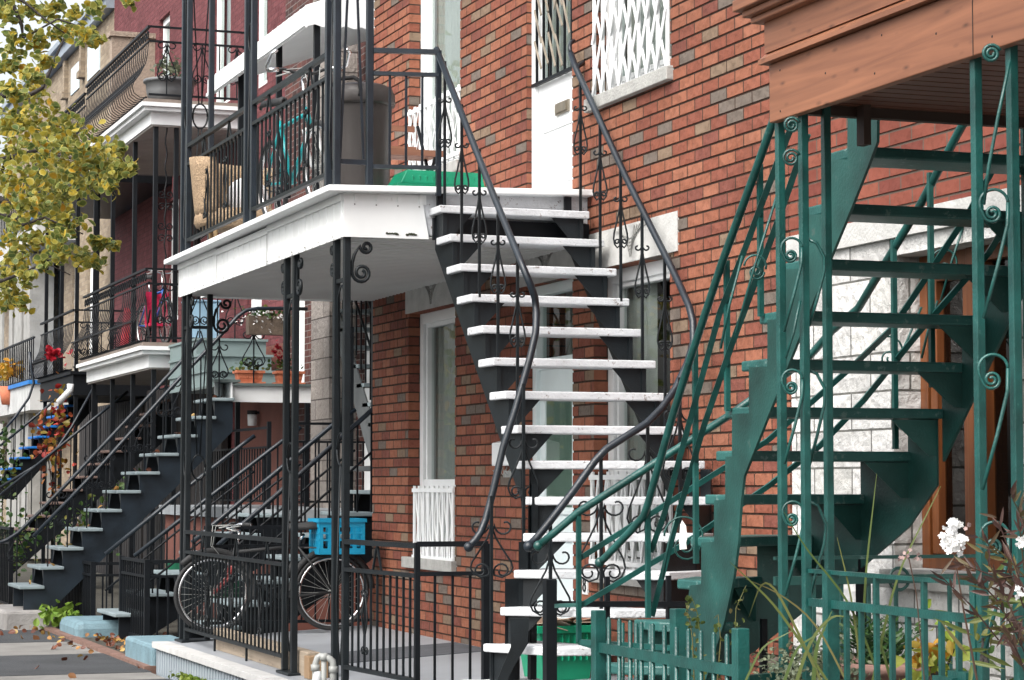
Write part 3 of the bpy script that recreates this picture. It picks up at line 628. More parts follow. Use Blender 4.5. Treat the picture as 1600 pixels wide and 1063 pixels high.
# stringers: straight flight
def stringer(mb, X, th, ks, ty_, tz_, going, low, drop=.045, sgn=1):
    """saw-tooth plate in the YZ plane; low(y) is its lower edge"""
    pts = []
    for k in ks:
        pts += [(X, ty_(k)+sgn*.03, tz_(k)-drop)] if k == ks[0] else [(X, ty_(k-1)+sgn*.03, tz_(k)-drop), (X, ty_(k)+sgn*.03, tz_(k)-drop)]
    y_end = ty_(ks[-1])+sgn*.03; y_st = ty_(ks[0])+sgn*going
    poly = [(X, y_st, tz_(ks[0])-drop)]+pts+[(X, y_end, low(y_end))]+[(X, y_st, low(y_st))]
    mb.prism(poly, (th, 0, 0)); return mb
lowA = lambda y: max(.3, 2.75+(y-13.46)*1.0)
for X in (4.455, 5.365):
    m_ = MB(); stringer(m_, X, .014, list(range(0, 8)), ty, tz, .20, lowA); st_ = m_.ob('stringer', iron, S, 'street side stringer plate' if X < 5 else 'wall side stringer plate')
    for k in range(0, 8):
        z = tz(k)-.047; zb = tz(k+1)+.0; y = ty(k)+.034; s1, s2 = .19, .05; m_ = MB()
        if X < 5: m_.prism([(X+.014, y, z), (X+s1, y, z), (X+s2, y, zb), (X+.014, y, zb)], (0, .008, 0)); m_.box(X-.006, X+.02, y-.012, y, zb, z)
        else: m_.prism([(X, y, z), (X-s1, y, z), (X-s2, y, zb), (X, y, zb)], (0, .008, 0)); m_.box(X-.006, X+.02, y-.012, y, zb, z)
        m_.ob('gusset', iron, st_)
wst = None
for pts, th, nn_ in ((Lp, 1, 4), (Rp, 0, 3)):
    m_ = MB()
    for i in range(nn_):
        a, b = pts[i], pts[i+1]; z = tz(8+i)-.047; d = .40 if th else .16
        ins = Vector((4.62-a[0], 11.9-a[1], 0)).normalized()*.03
        p, q = Vector((*a, 0))+ins, Vector((*b, 0))+ins
        if (q-p).length < .02: q = p+Vector((-.02, 0, 0))
        m_.prism([p+UPV*z, q+UPV*(z-.0), q+UPV*max(.16, z-.2-d), p+UPV*max(.16, z-.2-d)], Vector((.012, .012, 0)))
    o_ = m_.ob('stringer', iron, S, 'curved lower stringer plate'); wst = wst or o_
for i in range(6):      # riser gussets on the winders
    z = tz(8+i)-.047; zb = tz(9+i); a, b = Vector((*Lp[i], 0)), Vector((*Rp[i], 0)); u = (b-a).normalized(); nb = Vector((-u.y, u.x, 0))*.035
    if nb.y < 0 and i < 5: nb = -nb
    for (o, s_, k) in ((a+u*.035, 1, 1), (b-u*.03, -1, .8))[:2 if i < 4 else 1]:
        o = o+nb; m_ = MB(); m_.prism([o+UPV*z, o+u*(s_*.20*k)+UPV*z, o+u*(s_*.05)+UPV*zb, o+UPV*zb], nb.normalized()*.008); m_.ob('gusset', iron, wst)
m_ = MB(); m_.bar((4.46, 11.93, 1.5), (4.44, 11.91, .28), .035, .05); m_.ob('prop', iron, S)
m_ = MB(); m_.prism([aD(x, y, 12.3) for x, y in ((797, 966), (827, 966), (825, 1006), (803, 1042), (786, 1075), (772, 1075), (786, 1040), (798, 1012))], FV*.012); m_.ob('foot_plate', iron, S)
# handrails
XLr, XRr = 4.45, 5.40
lr = [aX(682, 77, XLr), aX(735, 213, XLr), aX(771, 305, XLr), aX(812, 405, XLr), aX(830, 448, XLr), aD(836, 466, 12.95), aD(838.5, 490, 12.88), aD(837, 520, 12.84), aD(828, 560, 12.8), aD(806, 638, 12.74), aD(786, 700, 12.7), aD(771, 765, 12.68), aD(759, 812, 12.64), aD(751, 832, 12.62), aD(742, 845, 12.6), aD(732, 855, 12.58)]
m_ = MB(); m_.tube(lr, .0205, 10); m_.ball(lr[-1], .028); hl = m_.ob('handrail', ironb, S, 'street side handrail', smooth=True)
rr_ = [aX(892, 84, XRr), aX(899.5, 106, XRr), aX(978, 277, XRr), aX(1050, 420, XRr), aX(1066, 454, XRr), aD(1077, 480, 13.0), aD(1083, 503, 12.95), aD(1083.5, 535, 12.9), aD(1074, 568, 12.8), aD(1055, 608, 12.7), aD(1034, 638, 12.62), aD(1010, 662, 12.55), aD(947, 702, 12.42), aD(930, 720, 12.4), aD(897, 766, 12.38), aD(857, 818, 12.35), aD(840, 839, 12.35), aD(826, 854, 12.35)]
m_ = MB(); m_.tube(rr_, .021, 10); m_.ball(rr_[-1], .030)
hook = [rr_[0], aX(890, 74, XRr), aX(892, 66, XRr+.02), aX(897, 64, XRr+.05)]; m_.tube(hook, .013, 8); m_.bar(rr_[1], aX(913, 97, XF), .024)
m_.ob('handrail', ironb, S, 'wall side handrail bolted to the brick', smooth=True)
RU = Vector((_c, -_s, 0))
def on_path(path, y):
    for a, b in zip(path, path[1:]):
        if (a.y-y)*(b.y-y) <= 0 and abs(a.y-b.y) > 1e-6: return a.lerp(b, (y-a.y)/(b.y-a.y))
    return min(path, key=lambda p: abs(p.y-y))
for side, path, X in ((0, lr, 4.475), (1, rr_, 5.385)):
    for y in (13.55, 13.22, 12.89, 12.56, 12.23):
        top = on_path(path[:6], y); k = max(0, min(7, int(math.floor((13.48-y)/.199))+1)); zt_ = tz(k)-.02 if y < 13.5 else tz(0)-.02
        m_ = MB(); m_.bar((X, y, top.z), (X, y, zt_), .015); bo = m_.ob('baluster', iron, S)
        teardrop(MB(), (X, y, 3.228-(13.48-y)*1.0+.60), RU, .30, .043, .0055).ob('teardrop_scroll', iron, bo, smooth=True)
m_ = MB(); m_.box(4.435, 4.465, 13.585, 13.615, 3.3, 4.215); m_.ob('newel', ironb, S)
def lower_bal(px, yt, yb_, D, yscroll, hw, hh):
    top = aD(px, yt, D); bot = aD(px, yb_, D); bot.x, bot.y = top.x, top.y
    m_ = MB(); m_.bar(top, bot, .016); bo = m_.ob('baluster', iron, S)
    sc_ = D/F; c = aD(px, yscroll, D); teardrop(MB(), c+UPV*(hh*sc_/2), RU, hh*sc_, hw*sc_, .0055).ob('teardrop_scroll', iron, bo, smooth=True)
for a in ((818, 600, 905, 12.72, 735, 24, 88), (768, 775, 1075, 12.62, 862, 33, 80), (860, 815, 1000, 12.36, 915, 32, 92), (939, 710, 955, 12.42, 850, 38, 118), (1012, 665, 905, 12.6, 770, 32, 125), (1062, 590, 840, 12.7, 700, 26, 105)): lower_bal(*a)
m_ = MB(); post(m_, *aD(859, 900, 11.9).xy, .0, aD(859, 906, 11.9).z, .058); dv = thing('divider_railing', 'black iron divider railing between the two stairs', 'railing', (4.9, 11.1, .1)); m_.ob('post', ironfar, dv)
pz = aD(859, 944, 11.9)
m_ = MB(); m_.bar(pz, (5.48, pz.y+.05, .86), .03, .03)
m_.ob('rail', ironfar, dv)
for x in (4.6, 4.95, 5.3): m_ = MB(); m_.box(x-.012, x+.012, pz.y+.02, pz.y+.045, .05, 1.02); m_.ob('post', ironfar, dv)
# ================================================================== the neighbouring house with the green stair
H2 = thing('stone_house', 'house with rough white stone ground floor behind the green stair', 'house', (5.5, 8, 0))
WIN = (8.74, 9.78, 1.10, 2.60)
mb = wall(MB(), XF, 2.0, 10.85, -.1, 2.68, [WIN], .30); mb.ob('ground_floor_wall', stoneB, H2)
mb = wall(MB(), XF, 2.0, 10.85, 2.80, 7.6, [], .30); courses(mb, XF, 2.0, 10.85, 2.81, 7.5); mb.ob('upper_wall', brickB, H2)
m_ = MB(); m_.box(XF-.03, XF+.28, 2.0, 10.84, 2.682, 2.798); m_.ob('stone_band', lintelm, H2)
ya, yb, za, zb = WIN
m_ = framebars(MB(), XF+.15, .09, ya, yb, za, zb, .07, .06); m_.box(XF+.13, XF+.24, 9.20, 9.32, za, zb)
framebars(m_, XF+.16, .06, 9.34, 9.70, za+.07, zb-.07, .06)
wn = m_.ob('window', oak, H2, 'orange brown wooden window', bevel=.004)
m_ = MB(); m_.box(XF+.20, XF+.207, ya+.07, yb-.07, za+.06, zb-.06); m_.ob('pane', gld, wn)
m_ = MB()
for i in range(34): m_.box(XF+.222, XF+.24, ya+.07, 9.2, za+.1+i*.044, za+.104+i*.044)
m_.ob('blind', paint('dark blind', (.10, .09, .09), .6), wn)
m_ = MB(); m_.box(XF+.33, XF+.35, ya-.1, yb+.1, za-.1, zb+.1); m_.ob('backing', room, wn)
m_ = MB(); m_.box(XF-.06, XF+.14, ya-.05, yb+.05, za-.09, za-.001); m_.ob('sill', stonesill, wn, bevel=.006)
# cedar balcony
G = thing('cedar_balcony', 'stained cedar balcony on green iron columns', 'balcony', (3.74, 6, 2.8))
Ye = 7.54; Yn = 2.6
m_ = MB(); m_.box(3.74, 3.775, Yn, Ye, 2.82, 3.035); lb0 = m_.ob('lower_board', cedar, G, bevel=.004)
m_ = MB()
for y, z in ((7.45, 2.85), (7.45, 3.0), (7.1, 2.93), (6.75, 2.87), (6.7, 2.99), (6.35, 2.93), (6.02, 2.86), (6.02, 3.0), (5.7, 2.93)): m_ = MB(); m_.ball((3.7398, y, z), .0045, 6, 4, (.4, 1, 1)); m_.ob('nail', darkgap, lb0)
m_ = MB(); m_.box(3.7385, 3.7402, 6.128, 6.1315, 2.822, 3.034); m_.ob('board_joint', darkgap, lb0)
m_ = MB(); m_.box(3.71, 3.774, Yn, Ye+.03, 3.037, 3.055); m_.prism([(3.71, Yn, 3.055), (3.735, Yn, 3.075), (3.774, Yn, 3.075), (3.774, Yn, 3.055)], (0, Ye+.02-Yn, 0)); m_.ob('moulding', cedar, G)
m_ = MB(); m_.box(3.725, 3.773, Yn, Ye+.005, 3.076, 3.19); m_.ob('upper_board', cedar, G)
m_ = MB(); m_.box(3.69, 3.78, Yn, Ye+.05, 3.191, 3.215); m_.box(3.665, 3.785, Yn, Ye+.07, 3.216, 3.24); m_.box(3.64, 3.79, Yn, Ye+.10, 3.241, 3.285); m_.ob('cornice', cedar, G, bevel=.005)
m_ = MB(); m_.box(3.776, 5.498, Yn, Ye, 2.90, 2.93)
for i in range(int((Ye-Yn)/.085)): m_.box(3.777, 5.497, Yn+.01+i*.085, Yn+.083+i*.085, 2.893, 2.90)
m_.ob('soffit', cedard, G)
m_ = MB(); m_.box(3.776, 5.498, Ye-.04, Ye-.001, 2.855, 3.19); m_.box(4.075, 4.105, Ye-.10, Ye-.045, 2.745, 2.90); m_.ob('end_board', paint('dark stained beam', (.035, .018, .012), .7), G)
m_ = MB(); m_.box(3.80, 5.498, Yn, Ye, 3.20, 3.30); m_.ob('deck', cedard, G)
m_ = MB()
for z in (3.45, 4.2): m_.bar((3.86, Yn, z), (3.86, Ye-.1, z), .03)
for i in range(40): y = Yn+.1+i*.12; m_.bar((3.86, y, 3.45), (3.86, y, 4.2), .014)
m_.bar((3.86, Ye-.08, 3.28), (3.86, Ye-.08, 4.25), .05); m_.tube([(3.86, Ye-.02, 3.3), (3.86, Ye-.02, 3.5), (3.83, Ye-.02, 4.2)], .012, 6); m_.ob('railing', greenp, G)
def gscroll(c, D, r, fl=1):
    u = RV*fl; cc = aD(*c, D); R = r*D/F; s_ = MB()
    arc = spiral(cc, u, UPV, R, R, PI*1.06, PI*.02, 16)
    sp = spiral(cc+u*(-.12*R)-UPV*(R*.72), u, UPV, R*.64, R*.13, PI*1.15, PI*4.8, 28)
    s_.tube(list(reversed(arc))+[cc-u*R*.98-UPV*(R*.3)]+sp, .0052, 6); s_.tube([arc[-1], cc+u*(R*.95)-UPV*(R*1.5), cc+u*(R*.2)-UPV*(R*4.5), cc-u*(R*.85)-UPV*(R*8.2)], .0065, 6)
    return s_
def gcol(lab, ps, scrolls, diags, tops):
    c_ = None
    for x, y, z1 in ps:
        m_ = MB(); m_.box(x-.0145, x+.0145, y-.0145, y+.0145, .05, z1)
        if c_ is None: c_ = m_.ob('column', greenp, G, lab, bevel=.003)
        else: m_.ob('tube', greenp, c_, bevel=.003)
    for s in scrolls: gscroll(*s).ob('scroll', greenp, c_, smooth=True)
    for pts, D in diags: m_ = MB(); m_.tube([aD(*p, D) for p in pts], .006, 6); m_.ob('curved_bar', greenp, c_, smooth=True)
    for c, D, r in tops: m_ = MB(); m_.tube(spiral(aD(*c, D), RV, UPV, r*D/F, r*D/F*.2, PI*.1, PI*4.2, 26), .0055, 6); m_.ob('top_scroll', greenp, c_, smooth=True)
gcol('far corner column of three green tubes with scrolls', [(3.785, 7.545, 2.83), (3.785, 7.36, 2.83), (3.95, 7.50, 2.90)],
     [((1237, 388), 8.2, 16, 1), ((1238, 594), 8.2, 16, 1), ((1239, 800), 8.2, 16, 1)],
     [([(1262, 374), (1276, 380), (1288, 402), (1288, 424), (1276, 470), (1264, 510)], 8.25), ([(1262, 578), (1276, 584), (1289, 608), (1288, 632), (1277, 680), (1264, 730)], 8.25), ([(1262, 782), (1278, 790), (1291, 820), (1288, 850), (1274, 900), (1262, 950)], 8.25), ([(1250, 470), (1240, 520), (1227, 560)], 8.2)],
     [((1237, 196), 8.2, 13), ((1236, 247), 8.2, 14)])
gcol('near column of two green tubes with scrolls', [(3.785, 6.19, 2.83), (3.785, 5.985, 2.83)],
     [((1553, 318), 6.9, 22, 1), ((1552, 577), 6.9, 23, 1), ((1554, 838), 6.9, 22, 1)], [([(1578, 95), (1560, 180), (1545, 260), (1537, 320)], 6.9)], [((1549, 84), 6.9, 15)])
# green stair
S2 = thing('staircase', 'green steel staircase under the cedar balcony, curving down beside the white stone wall', 'stairs', (4.7, 8.6, .1))
XL2, XR2 = 4.36, 5.32
blk = [(1289, 241, 1320), (1248, 327, 1287), (1222, 412, 1252), (1186, 491, 1216), (1157.6, 565, 1199), (1132, 638, 1170), (1118, 705, 1143.6), (1101, 773, 1133), (1078.5, 839, 1115.6), (1061, 905, 1095.6)]
gt = []
for i, (l, y, r) in enumerate(blk):
    p = aX(l, y, XL2); q = aX(r, y, XL2); gt.append((p.y, p.z, q.y))
RS = (gt[0][1]-gt[9][1])/9
def zg(k): return gt[0][1]-RS*k if (k < 0 or k > 9) else gt[int(k)][1]
def yg(k): return gt[0][0]+.185*k if k < 0 else gt[min(int(k), 9)][0]
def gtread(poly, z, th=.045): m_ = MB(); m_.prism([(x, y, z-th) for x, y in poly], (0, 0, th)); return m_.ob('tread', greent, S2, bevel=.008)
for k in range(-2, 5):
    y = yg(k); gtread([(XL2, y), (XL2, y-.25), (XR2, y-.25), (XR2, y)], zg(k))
# winders, turning to the street
LFT = {k: (XL2, yg(k)) for k in range(4, 9)}; LFT.update({9: (4.35, gt[9][0]), 10: (4.27, gt[9][0]+.03), 11: (4.10, gt[9][0]+.10), 12: (3.95, gt[9][0]+.12)})
BRT = {5: (5.30, 9.02), 6: (5.27, 9.22), 7: (5.20, 9.54), 8: (5.07, 9.82), 9: (4.84, 9.92), 10: (4.55, 9.97), 11: (4.25, 10.0), 12: (4.06, 10.02)}
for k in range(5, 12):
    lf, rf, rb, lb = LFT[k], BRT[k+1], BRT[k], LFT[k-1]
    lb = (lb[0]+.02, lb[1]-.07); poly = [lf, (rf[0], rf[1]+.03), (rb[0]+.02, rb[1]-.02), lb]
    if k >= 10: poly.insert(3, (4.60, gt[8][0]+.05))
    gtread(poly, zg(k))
# street side plate
poly = [(1324, 150)]
for k in range(0, 10):
    l, y, r = blk[k]; yy = y+8
    if k == 0: poly += [(1324, yy), ]
    else: poly += [(blk[k][2], blk[k-1][1]+9), (blk[k][2], yy)]
poly += [(1078, 915), (1072, 960), (1070, 1075), (1098, 1075), (1112, 1035), (1132, 970), (1145, 910), (1153, 850), (1157, 790), (1162, 745), (1215, 612), (1300, 397), (1329, 327), (1357, 257), (1370, 222), (1371, 150)]
m_ = MB(); m_.prism([aX(x, y, XL2-.015) for x, y in poly], (.012, 0, 0)); m_.ob('stringer', greend, S2, 'street side saw tooth plate')
# wall side plate and under-tread gussets
pts = []
for k in range(-2, 5):
    if k == -2: pts += [(XR2, yg(k)-.24, zg(k)-.045)]
    else: pts += [(XR2, yg(k)-.24, zg(k-1)-.045), (XR2, yg(k)-.24, zg(k)-.045)]
la, lb_ = aX(1569, 511, XR2), aX(1463, 735, XR2)
lnz = lambda y: la.z+(lb_.z-la.z)*(y-la.y)/(lb_.y-la.y)-.02
pts += [(XR2, 9.02, zg(4)-.045), (XR2, 9.02, lnz(9.02)), (XR2, yg(-2)-.24, lnz(yg(-2)-.24))]
m_ = MB(); m_.prism(pts, (.014, 0, 0)); gst = m_.ob('stringer', greend, S2, 'wall side plate')
for k in range(-2, 5):
    y = yg(k)-.235; z = zg(k)-.046; zb = zg(k+1)
    m_ = MB(); m_.prism([(XR2, y, z), (XR2-.22, y, z), (XR2-.04, y, zb), (XR2, y, zb)], (0, .008, 0)); m_.ob('gusset', greend, gst)
m_ = MB()
for k in range(5, 11):
    a, b = Vector((*BRT[k], 0)), Vector((*BRT[k+1], 0)); z0_ = zg(k)-.044
    n_ = Vector(((a-b).y, -(a-b).x, 0)).normalized()
    m_.prism([a+UPV*z0_, b+UPV*z0_, b+UPV*max(.1, zg(k+1)-.34), a+UPV*max(.1, zg(k)-.34)], n_*.012)
m_.ob('stringer', greend, S2, 'curved lower wall side plate')
for k in range(5, 11):
    a, b = Vector((*BRT[k], 0)), Vector((LFT[k-1][0]+.02, LFT[k-1][1]-.07, 0)); u = (b-a).normalized(); z = zg(k)-.05
    m_ = MB(); m_.prism([a+UPV*z, a+u*.24+UPV*z, a+u*.05+UPV*(z-.16), a+UPV*(z-.16)], FV*.008); m_.ob('gusset', greend, gst)
m_ = MB(); m_.bar((5.2, 9.56, .06), (5.2, 9.56, zg(7)-.3), .04); m_.ob('prop', ironfar, S2); m_ = MB(); m_.bar((4.86, 9.90, .06), (4.86, 9.90, zg(9)-.2), .03); m_.ob('prop', ironfar, S2)
# handrails of the green stair
gh = [aX(1208.6, 188, 4.31), aX(1184, 258, 4.31), aX(1127.7, 412, 4.31), aX(1079, 560, 4.31), aX(1051, 650, 4.31), aD(1028, 732, 10.68), aD(1013, 786, 10.78), aD(1006, 806, 10.84), aD(990, 825, 10.89), aD(966, 850, 10.96), aD(945, 872, 11.02), aD(937, 879, 11.04)]
t0 = aX(1240, 100, 4.31)
m_ = MB(); m_.tube([t0]+gh, .0185, 10); m_.ball(gh[-1], .025)
m_.ob('handrail', greenp, S2, 'street side green handrail', smooth=True)
wr = [aX(1535, 140, 5.2), aX(1498, 206, 5.2), aX(1437.5, 321, 5.2), aX(1341, 482, 5.2), aX(1300, 517, 5.22), aX(1264, 558, 5.22), aD(1171, 627, 11.2), aD(1134, 653, 11.28), aD(1040, 713, 11.35), aD(920, 790, 11.42), aD(903, 801, 11.45), aD(868, 831, 11.48), aD(841, 853, 11.5)]
m_ = MB(); m_.tube(wr, .0195, 10); m_.ball(wr[-1], .026); m_.ob('handrail', greenp, S2, 'wall side green handrail', smooth=True)
def pathbar(mb, pts, w=.012, h=.026):
    mb = MB()
    for a, b in zip(pts, pts[1:]): mb.bar(a, b, w, h, up=(-.9, .3, .3))
    mb.ob('side_bar', greenp, S2)
pathbar(m_, [aX(1240, 190, 4.33), aX(1216, 250, 4.33), aX(1165, 386, 4.33), aX(1124, 491, 4.33), aX(1105, 560, 4.33), aX(1062, 715, 4.33), aD(1039, 800, 10.73), aD(1017, 862, 10.89)])
pathbar(m_, [aX(1262, 210, 4.33), aX(1216, 344, 4.33), aX(1143, 540, 4.33), aX(1100, 665, 4.33), aD(1061, 800, 10.68), aD(1032, 910, 10.84), aD(1019, 962, 10.94)])
pathbar(m_, [aX(1560, 250, 5.2), aX(1515, 330, 5.2), aX(1396, 511, 5.2), aX(1335, 570, 5.21), aD(1200, 688, 11.15), aD(1132, 731, 11.28), aD(905, 873, 11.45)])
pathbar(m_, [aX(1590, 320, 5.2), aX(1545, 395, 5.2), aX(1439, 515, 5.2), aX(1350, 625, 5.2), aD(1281, 697, 10.9), aD(1200, 760, 11.15), aD(1066, 852, 11.35), aD(903, 949, 11.45)])
m_ = MB(); m_.bar(aD(905, 945, 11.45), aD(868, 947, 11.5), .03, .02); m_.ob('side_bar', greenp, S2)
for a, b in (((1183, 258), (1193, 494)), ((1131, 408), (1141, 642))):
    p = aX(*a, 4.345); q = aX(*b, 4.345); q.x, q.y = p.x, (p.y+q.y)/2; p.y = q.y; m_ = MB(); m_.bar(p, q, .022, .022); m_.ob('post', greenp, S2)
for a, b, D in (((1086, 545), (1087, 880), 10.5), ((1012, 790), (1019, 965), 10.85), ((904, 800), (907, 1003), 11.45)):
    p = aD(*a, D); q = aD(*b, D); q.x, q.y = p.x, p.y; m_ = MB(); m_.bar(p, q, .022, .022)
    if a[0] == 904: m_.bar(q, q+Vector((.06, -.02, -.02)), .022)
    m_.ob('post', greenp, S2)
for a, b, X in (((1453, 270), (1472, 600), 5.19), ((1396, 375), (1405, 700), 5.19), ((1600, 200), (1600, 420), 5.19)):
    p = aX(*a, X); q = Vector((p.x, p.y, p.z-.95)); m_ = MB(); m_.bar(p, q, .022, .022); m_.ob('post', greenp, S2)
for (c, D, r, fl) in (((1180, 416), 9.45, 17, 1), ((1068, 838), 10.62, 30, 1), ((1475, 410), 10.6, 20, 1), ((1388, 548), 10.9, 22, 1)):
    cc = aD(*c, D); R = r*D/F; m_ = MB(); m_.tube(spiral(cc, RV*fl, UPV, R, R, -.3, PI*1.0, 14), .005, 5); m_.tube(spiral(cc+RV*(R*.1)-UPV*(R*.55), RV*fl, UPV, R*.75, R*.14, 0, PI*-3.2, 22), .005, 5); m_.ob('scroll', greenp, S2, smooth=True)
for a, b, D in (((1216, 300), (1150, 520), 9.4), ((1160, 400), (1126, 545), 9.85), ((1510, 340), (1470, 470), 10.5), ((1465, 470), (1440, 560), 10.6), ((1440, 480), (1395, 590), 10.8), ((1060, 790), (1035, 905), 10.68)): m_ = MB(); m_.tube([aD(*a, D), aD((a[0]+b[0])/2-3, (a[1]+b[1])/2+4, D), aD(*b, D)], .006, 5); m_.ob('curved_bar', greenp, S2, smooth=True)
# torn paper notice hanging on the stair
m_ = MB(); cc = aD(1068, 842, 10.55); m_.prism([aD(x, y, 10.55) for x, y in ((1066, 813), (1072, 822), (1074, 840), (1072, 848), (1073, 858), (1062, 859), (1061, 842), (1063, 820))], FV*.004); m_.ob('paper_scrap', paint('torn paper', (.74, .72, .70), .8, .1, 20, wear=(.35, .12, .10), wear_amt=.66), None, 'torn white paper scrap stuck on the green stair railing', 'paper')
# green front fence, gate and back railing
FG = thing('garden_fence', 'green iron picket fence along the front garden by the pavement', 'fence', (3.6, 8.2, .05))
zf = .85
m_ = MB(); p1, p2 = aX(935, 955, 3.58), aX(1157, 990, 3.58)
Yp1, Yp2 = p1.y, p2.y
def fpost(Y, z, t=.05, X=3.58): m_ = MB(); m_.box(X-t/2, X+t/2, Y-t/2, Y+t/2, -.02, z); m_.ob('post', greenp, FG, bevel=.004)
fpost(Yp1, .985); fpost(Yp2, .99)
m_ = MB(); m_.bar((3.58, Yp1, .835), (3.58, Yp2, .835), .02, .04); m_.ob('rail', greenp, FG); m_ = MB(); m_.bar((3.58, Yp1, .2), (3.58, Yp2, .2), .02, .035); m_.ob('rail', greenp, FG)
b0 = None; n = 12
for i in range(1, n):
    if b0 is None: m_ = MB(); y = Yp1+(Yp2-Yp1)/n; m_.tube([(3.58, y, .06), (3.58, y, .955)], .009, 8); m_.ball((3.58, y, .955), .009, 8, 4); b0 = m_.ob('picket', greenp, FG, smooth=True); d1 = (Yp2-Yp1)/n
    else: clone(b0, FG, (0, d1*(i-1), 0))
m_ = MB(); m_.bar((3.6, Yp2, .80), (3.77, 7.56, .80), .025, .045); m_.ob('rail', greenp, FG)
q1 = aD(1060, 951, 9.3); FB = thing('garden_fence', 'green picket fence panel behind the front one, beside the green stair foot', 'fence', (4.2, 9, .05))
m_ = MB(); m_.box(q1.x-.028, q1.x+.028, q1.y-.028, q1.y+.028, -.02, q1.z); m_.ob('post', greenp, FB, bevel=.004)
m_ = MB(); e2 = Vector((3.60, 9.05, 0)); m_.bar((q1.x, q1.y, .84), (e2.x, e2.y, .84), .018, .022); m_.ob('rail', greenp, FB)
for i in range(1, 7):
    p = Vector((q1.x, q1.y, 0)).lerp(e2, i/7); m_ = MB(); m_.tube([(p.x, p.y, .04), (p.x, p.y, .93)], .009, 8); m_.ob('picket', greenp, FB, smooth=True)
GT = thing('gate', 'green iron garden gate between the two green columns', 'gate', (3.79, 6.8, .05))
m_ = MB(); m_.bar((3.79, 7.34, 1.195), (3.79, 6.22, 1.195), .02, .014); m_.bar((3.79, 7.34, 1.085), (3.79, 6.22, 1.085), .02, .028); m_.bar((3.79, 7.34, .2), (3.79, 6.22, .2), .022, .035)
m_.bar((3.79, 7.19, .15), (3.79, 7.19, 1.2), .045, .04); m_.bar((3.79, 6.235, .15), (3.79, 6.235, 1.2), .03, .03); m_.ob('frame', greenp, GT)
for i in range(1, 9):
    y = 7.18-.945*i/9; m_ = MB(); m_.bar((3.79, y, .2), (3.79, y, 1.195 if i in (3, 6) else 1.085), .016); m_.ob('bar', greenp, GT)
m_ = MB(); m_.box(3.76, 3.80, 6.25, 6.36, .78, .92); m_.box(3.74, 3.76, 6.3, 6.42, .80, .90); m_.ob('latch', greenp, GT)
BR = thing('yard_railing', 'dark green railing with ring behind the garden gate', 'railing', (4.7, 7.7, .05))
m_ = MB(); yb = 8.35
for z, h in ((1.205, .014), (1.115, .035)): m_.bar((4.15, yb, z), (5.45, yb, z), .02, h)
for i in range(11): x = 4.2+i*.125; m_.bar((x, yb, .15), (x, yb, 1.115), .014)
cc = aY(1405, 905, yb); m_.tube([cc+Vector((math.cos(a)*.045, 0, math.sin(a)*.045)) for a in [2*PI*i/18 for i in range(19)]], .007, 6); m_.ob('rails', greend, BR)

# ================================================================== things standing on the white balcony
ZB = 3.352
m_ = MB(); cx, cy = 4.13, 14.22
m_.lathe((cx, cy, ZB), [(.178, 0), (.182, .02), (.188, .30), (.198, .58), (.2, .60), (.205, .60)], 26)
tc = m_.ob('trash_can', brown_pl, None, 'tall brown plastic dustbin at the corner of the white balcony', 'dustbin', smooth=True, origin=(cx, cy, ZB))
tc['x'] = 0; del tc['x']
m_ = MB(); m_.lathe((cx, cy, ZB), [(.214, .585), (.218, .60), (.216, .66), (.208, .675), (.198, .70), (.15, .722), (.02, .728)], 26); m_.ob('lid', brown_pl, tc, smooth=True)
m_ = MB(); a = aD(536, 142, 14.5); m_.tube([(cx-.20, cy-.04, ZB+.70), (cx-.19, cy-.06, ZB+.745), (cx-.10, cy-.16, ZB+.745), (cx-.07, cy-.19, ZB+.72), (cx-.065, cy-.2, ZB+.655), (cx-.07, cy-.2, ZB+.62)], .014, 8); m_.ob('handle', darkgap, tc, smooth=True)
# upturned green recycling box
m_ = MB(); x0, x1, y0, y1 = 4.24, 4.80, 13.72, 14.05; zb = 3.362; i_ = .05
m_.add([(x0, y0, zb+.025), (x1, y0, zb+.025), (x1, y1, zb+.025), (x0, y1, zb+.025), (x0+i_, y0+.03, zb+.115), (x1-.01, y0+.03, zb+.115), (x1-.01, y1-.03, zb+.115), (x0+i_, y1-.03, zb+.115)], [(0, 3, 2, 1), (4, 5, 6, 7), (0, 1, 5, 4), (1, 2, 6, 5), (2, 3, 7, 6), (3, 0, 4, 7)])
m_.box(x0-.025, x1+.02, y0-.015, y1+.015, zb, zb+.024)
for i in range(10): m_.box(x0+.08+i*.045, x0+.09+i*.045, y0+.006, y0+.02, zb+.03, zb+.08)
m_.ob('recycling_box', green_pl, None, 'shallow green plastic tub upside down on the balcony edge by the dustbin', 'plastic tub', bevel=.008)
# folding slatted chair
fc = thing('folding_chair', 'small folding chair of brown wooden slats by the upper window', 'chair', (4.75, 15.1, 3.365))
m_ = MB()
for i in range(5): m_.box(4.42, 4.86, 14.75+i*.075, 14.81+i*.075, 3.735, 3.755)
m_.box(4.42, 4.87, 14.73, 14.748, 3.715, 3.757); m_.ob('seat', brownwood, fc)
m_ = MB(); m_.box(4.43, 4.80, 15.16, 15.18, 3.80, 3.84); m_.box(4.43, 4.80, 15.20, 15.22, 3.95, 3.99); m_.ob('backrest', brownwood, fc)
for x in (4.45, 4.82):
    for p, q in (((x, 14.76, 3.365), (x, 15.2, 3.99)), ((x, 15.15, 3.37), (x, 14.78, 3.74))): m_ = MB(); m_.bar(p, q, .018); m_.ob('leg', ironfar, fc)
m_ = MB(); m_.bar((4.45, 14.95, 3.5), (4.82, 14.95, 3.5), .014); m_.ob('stretcher', ironfar, fc)
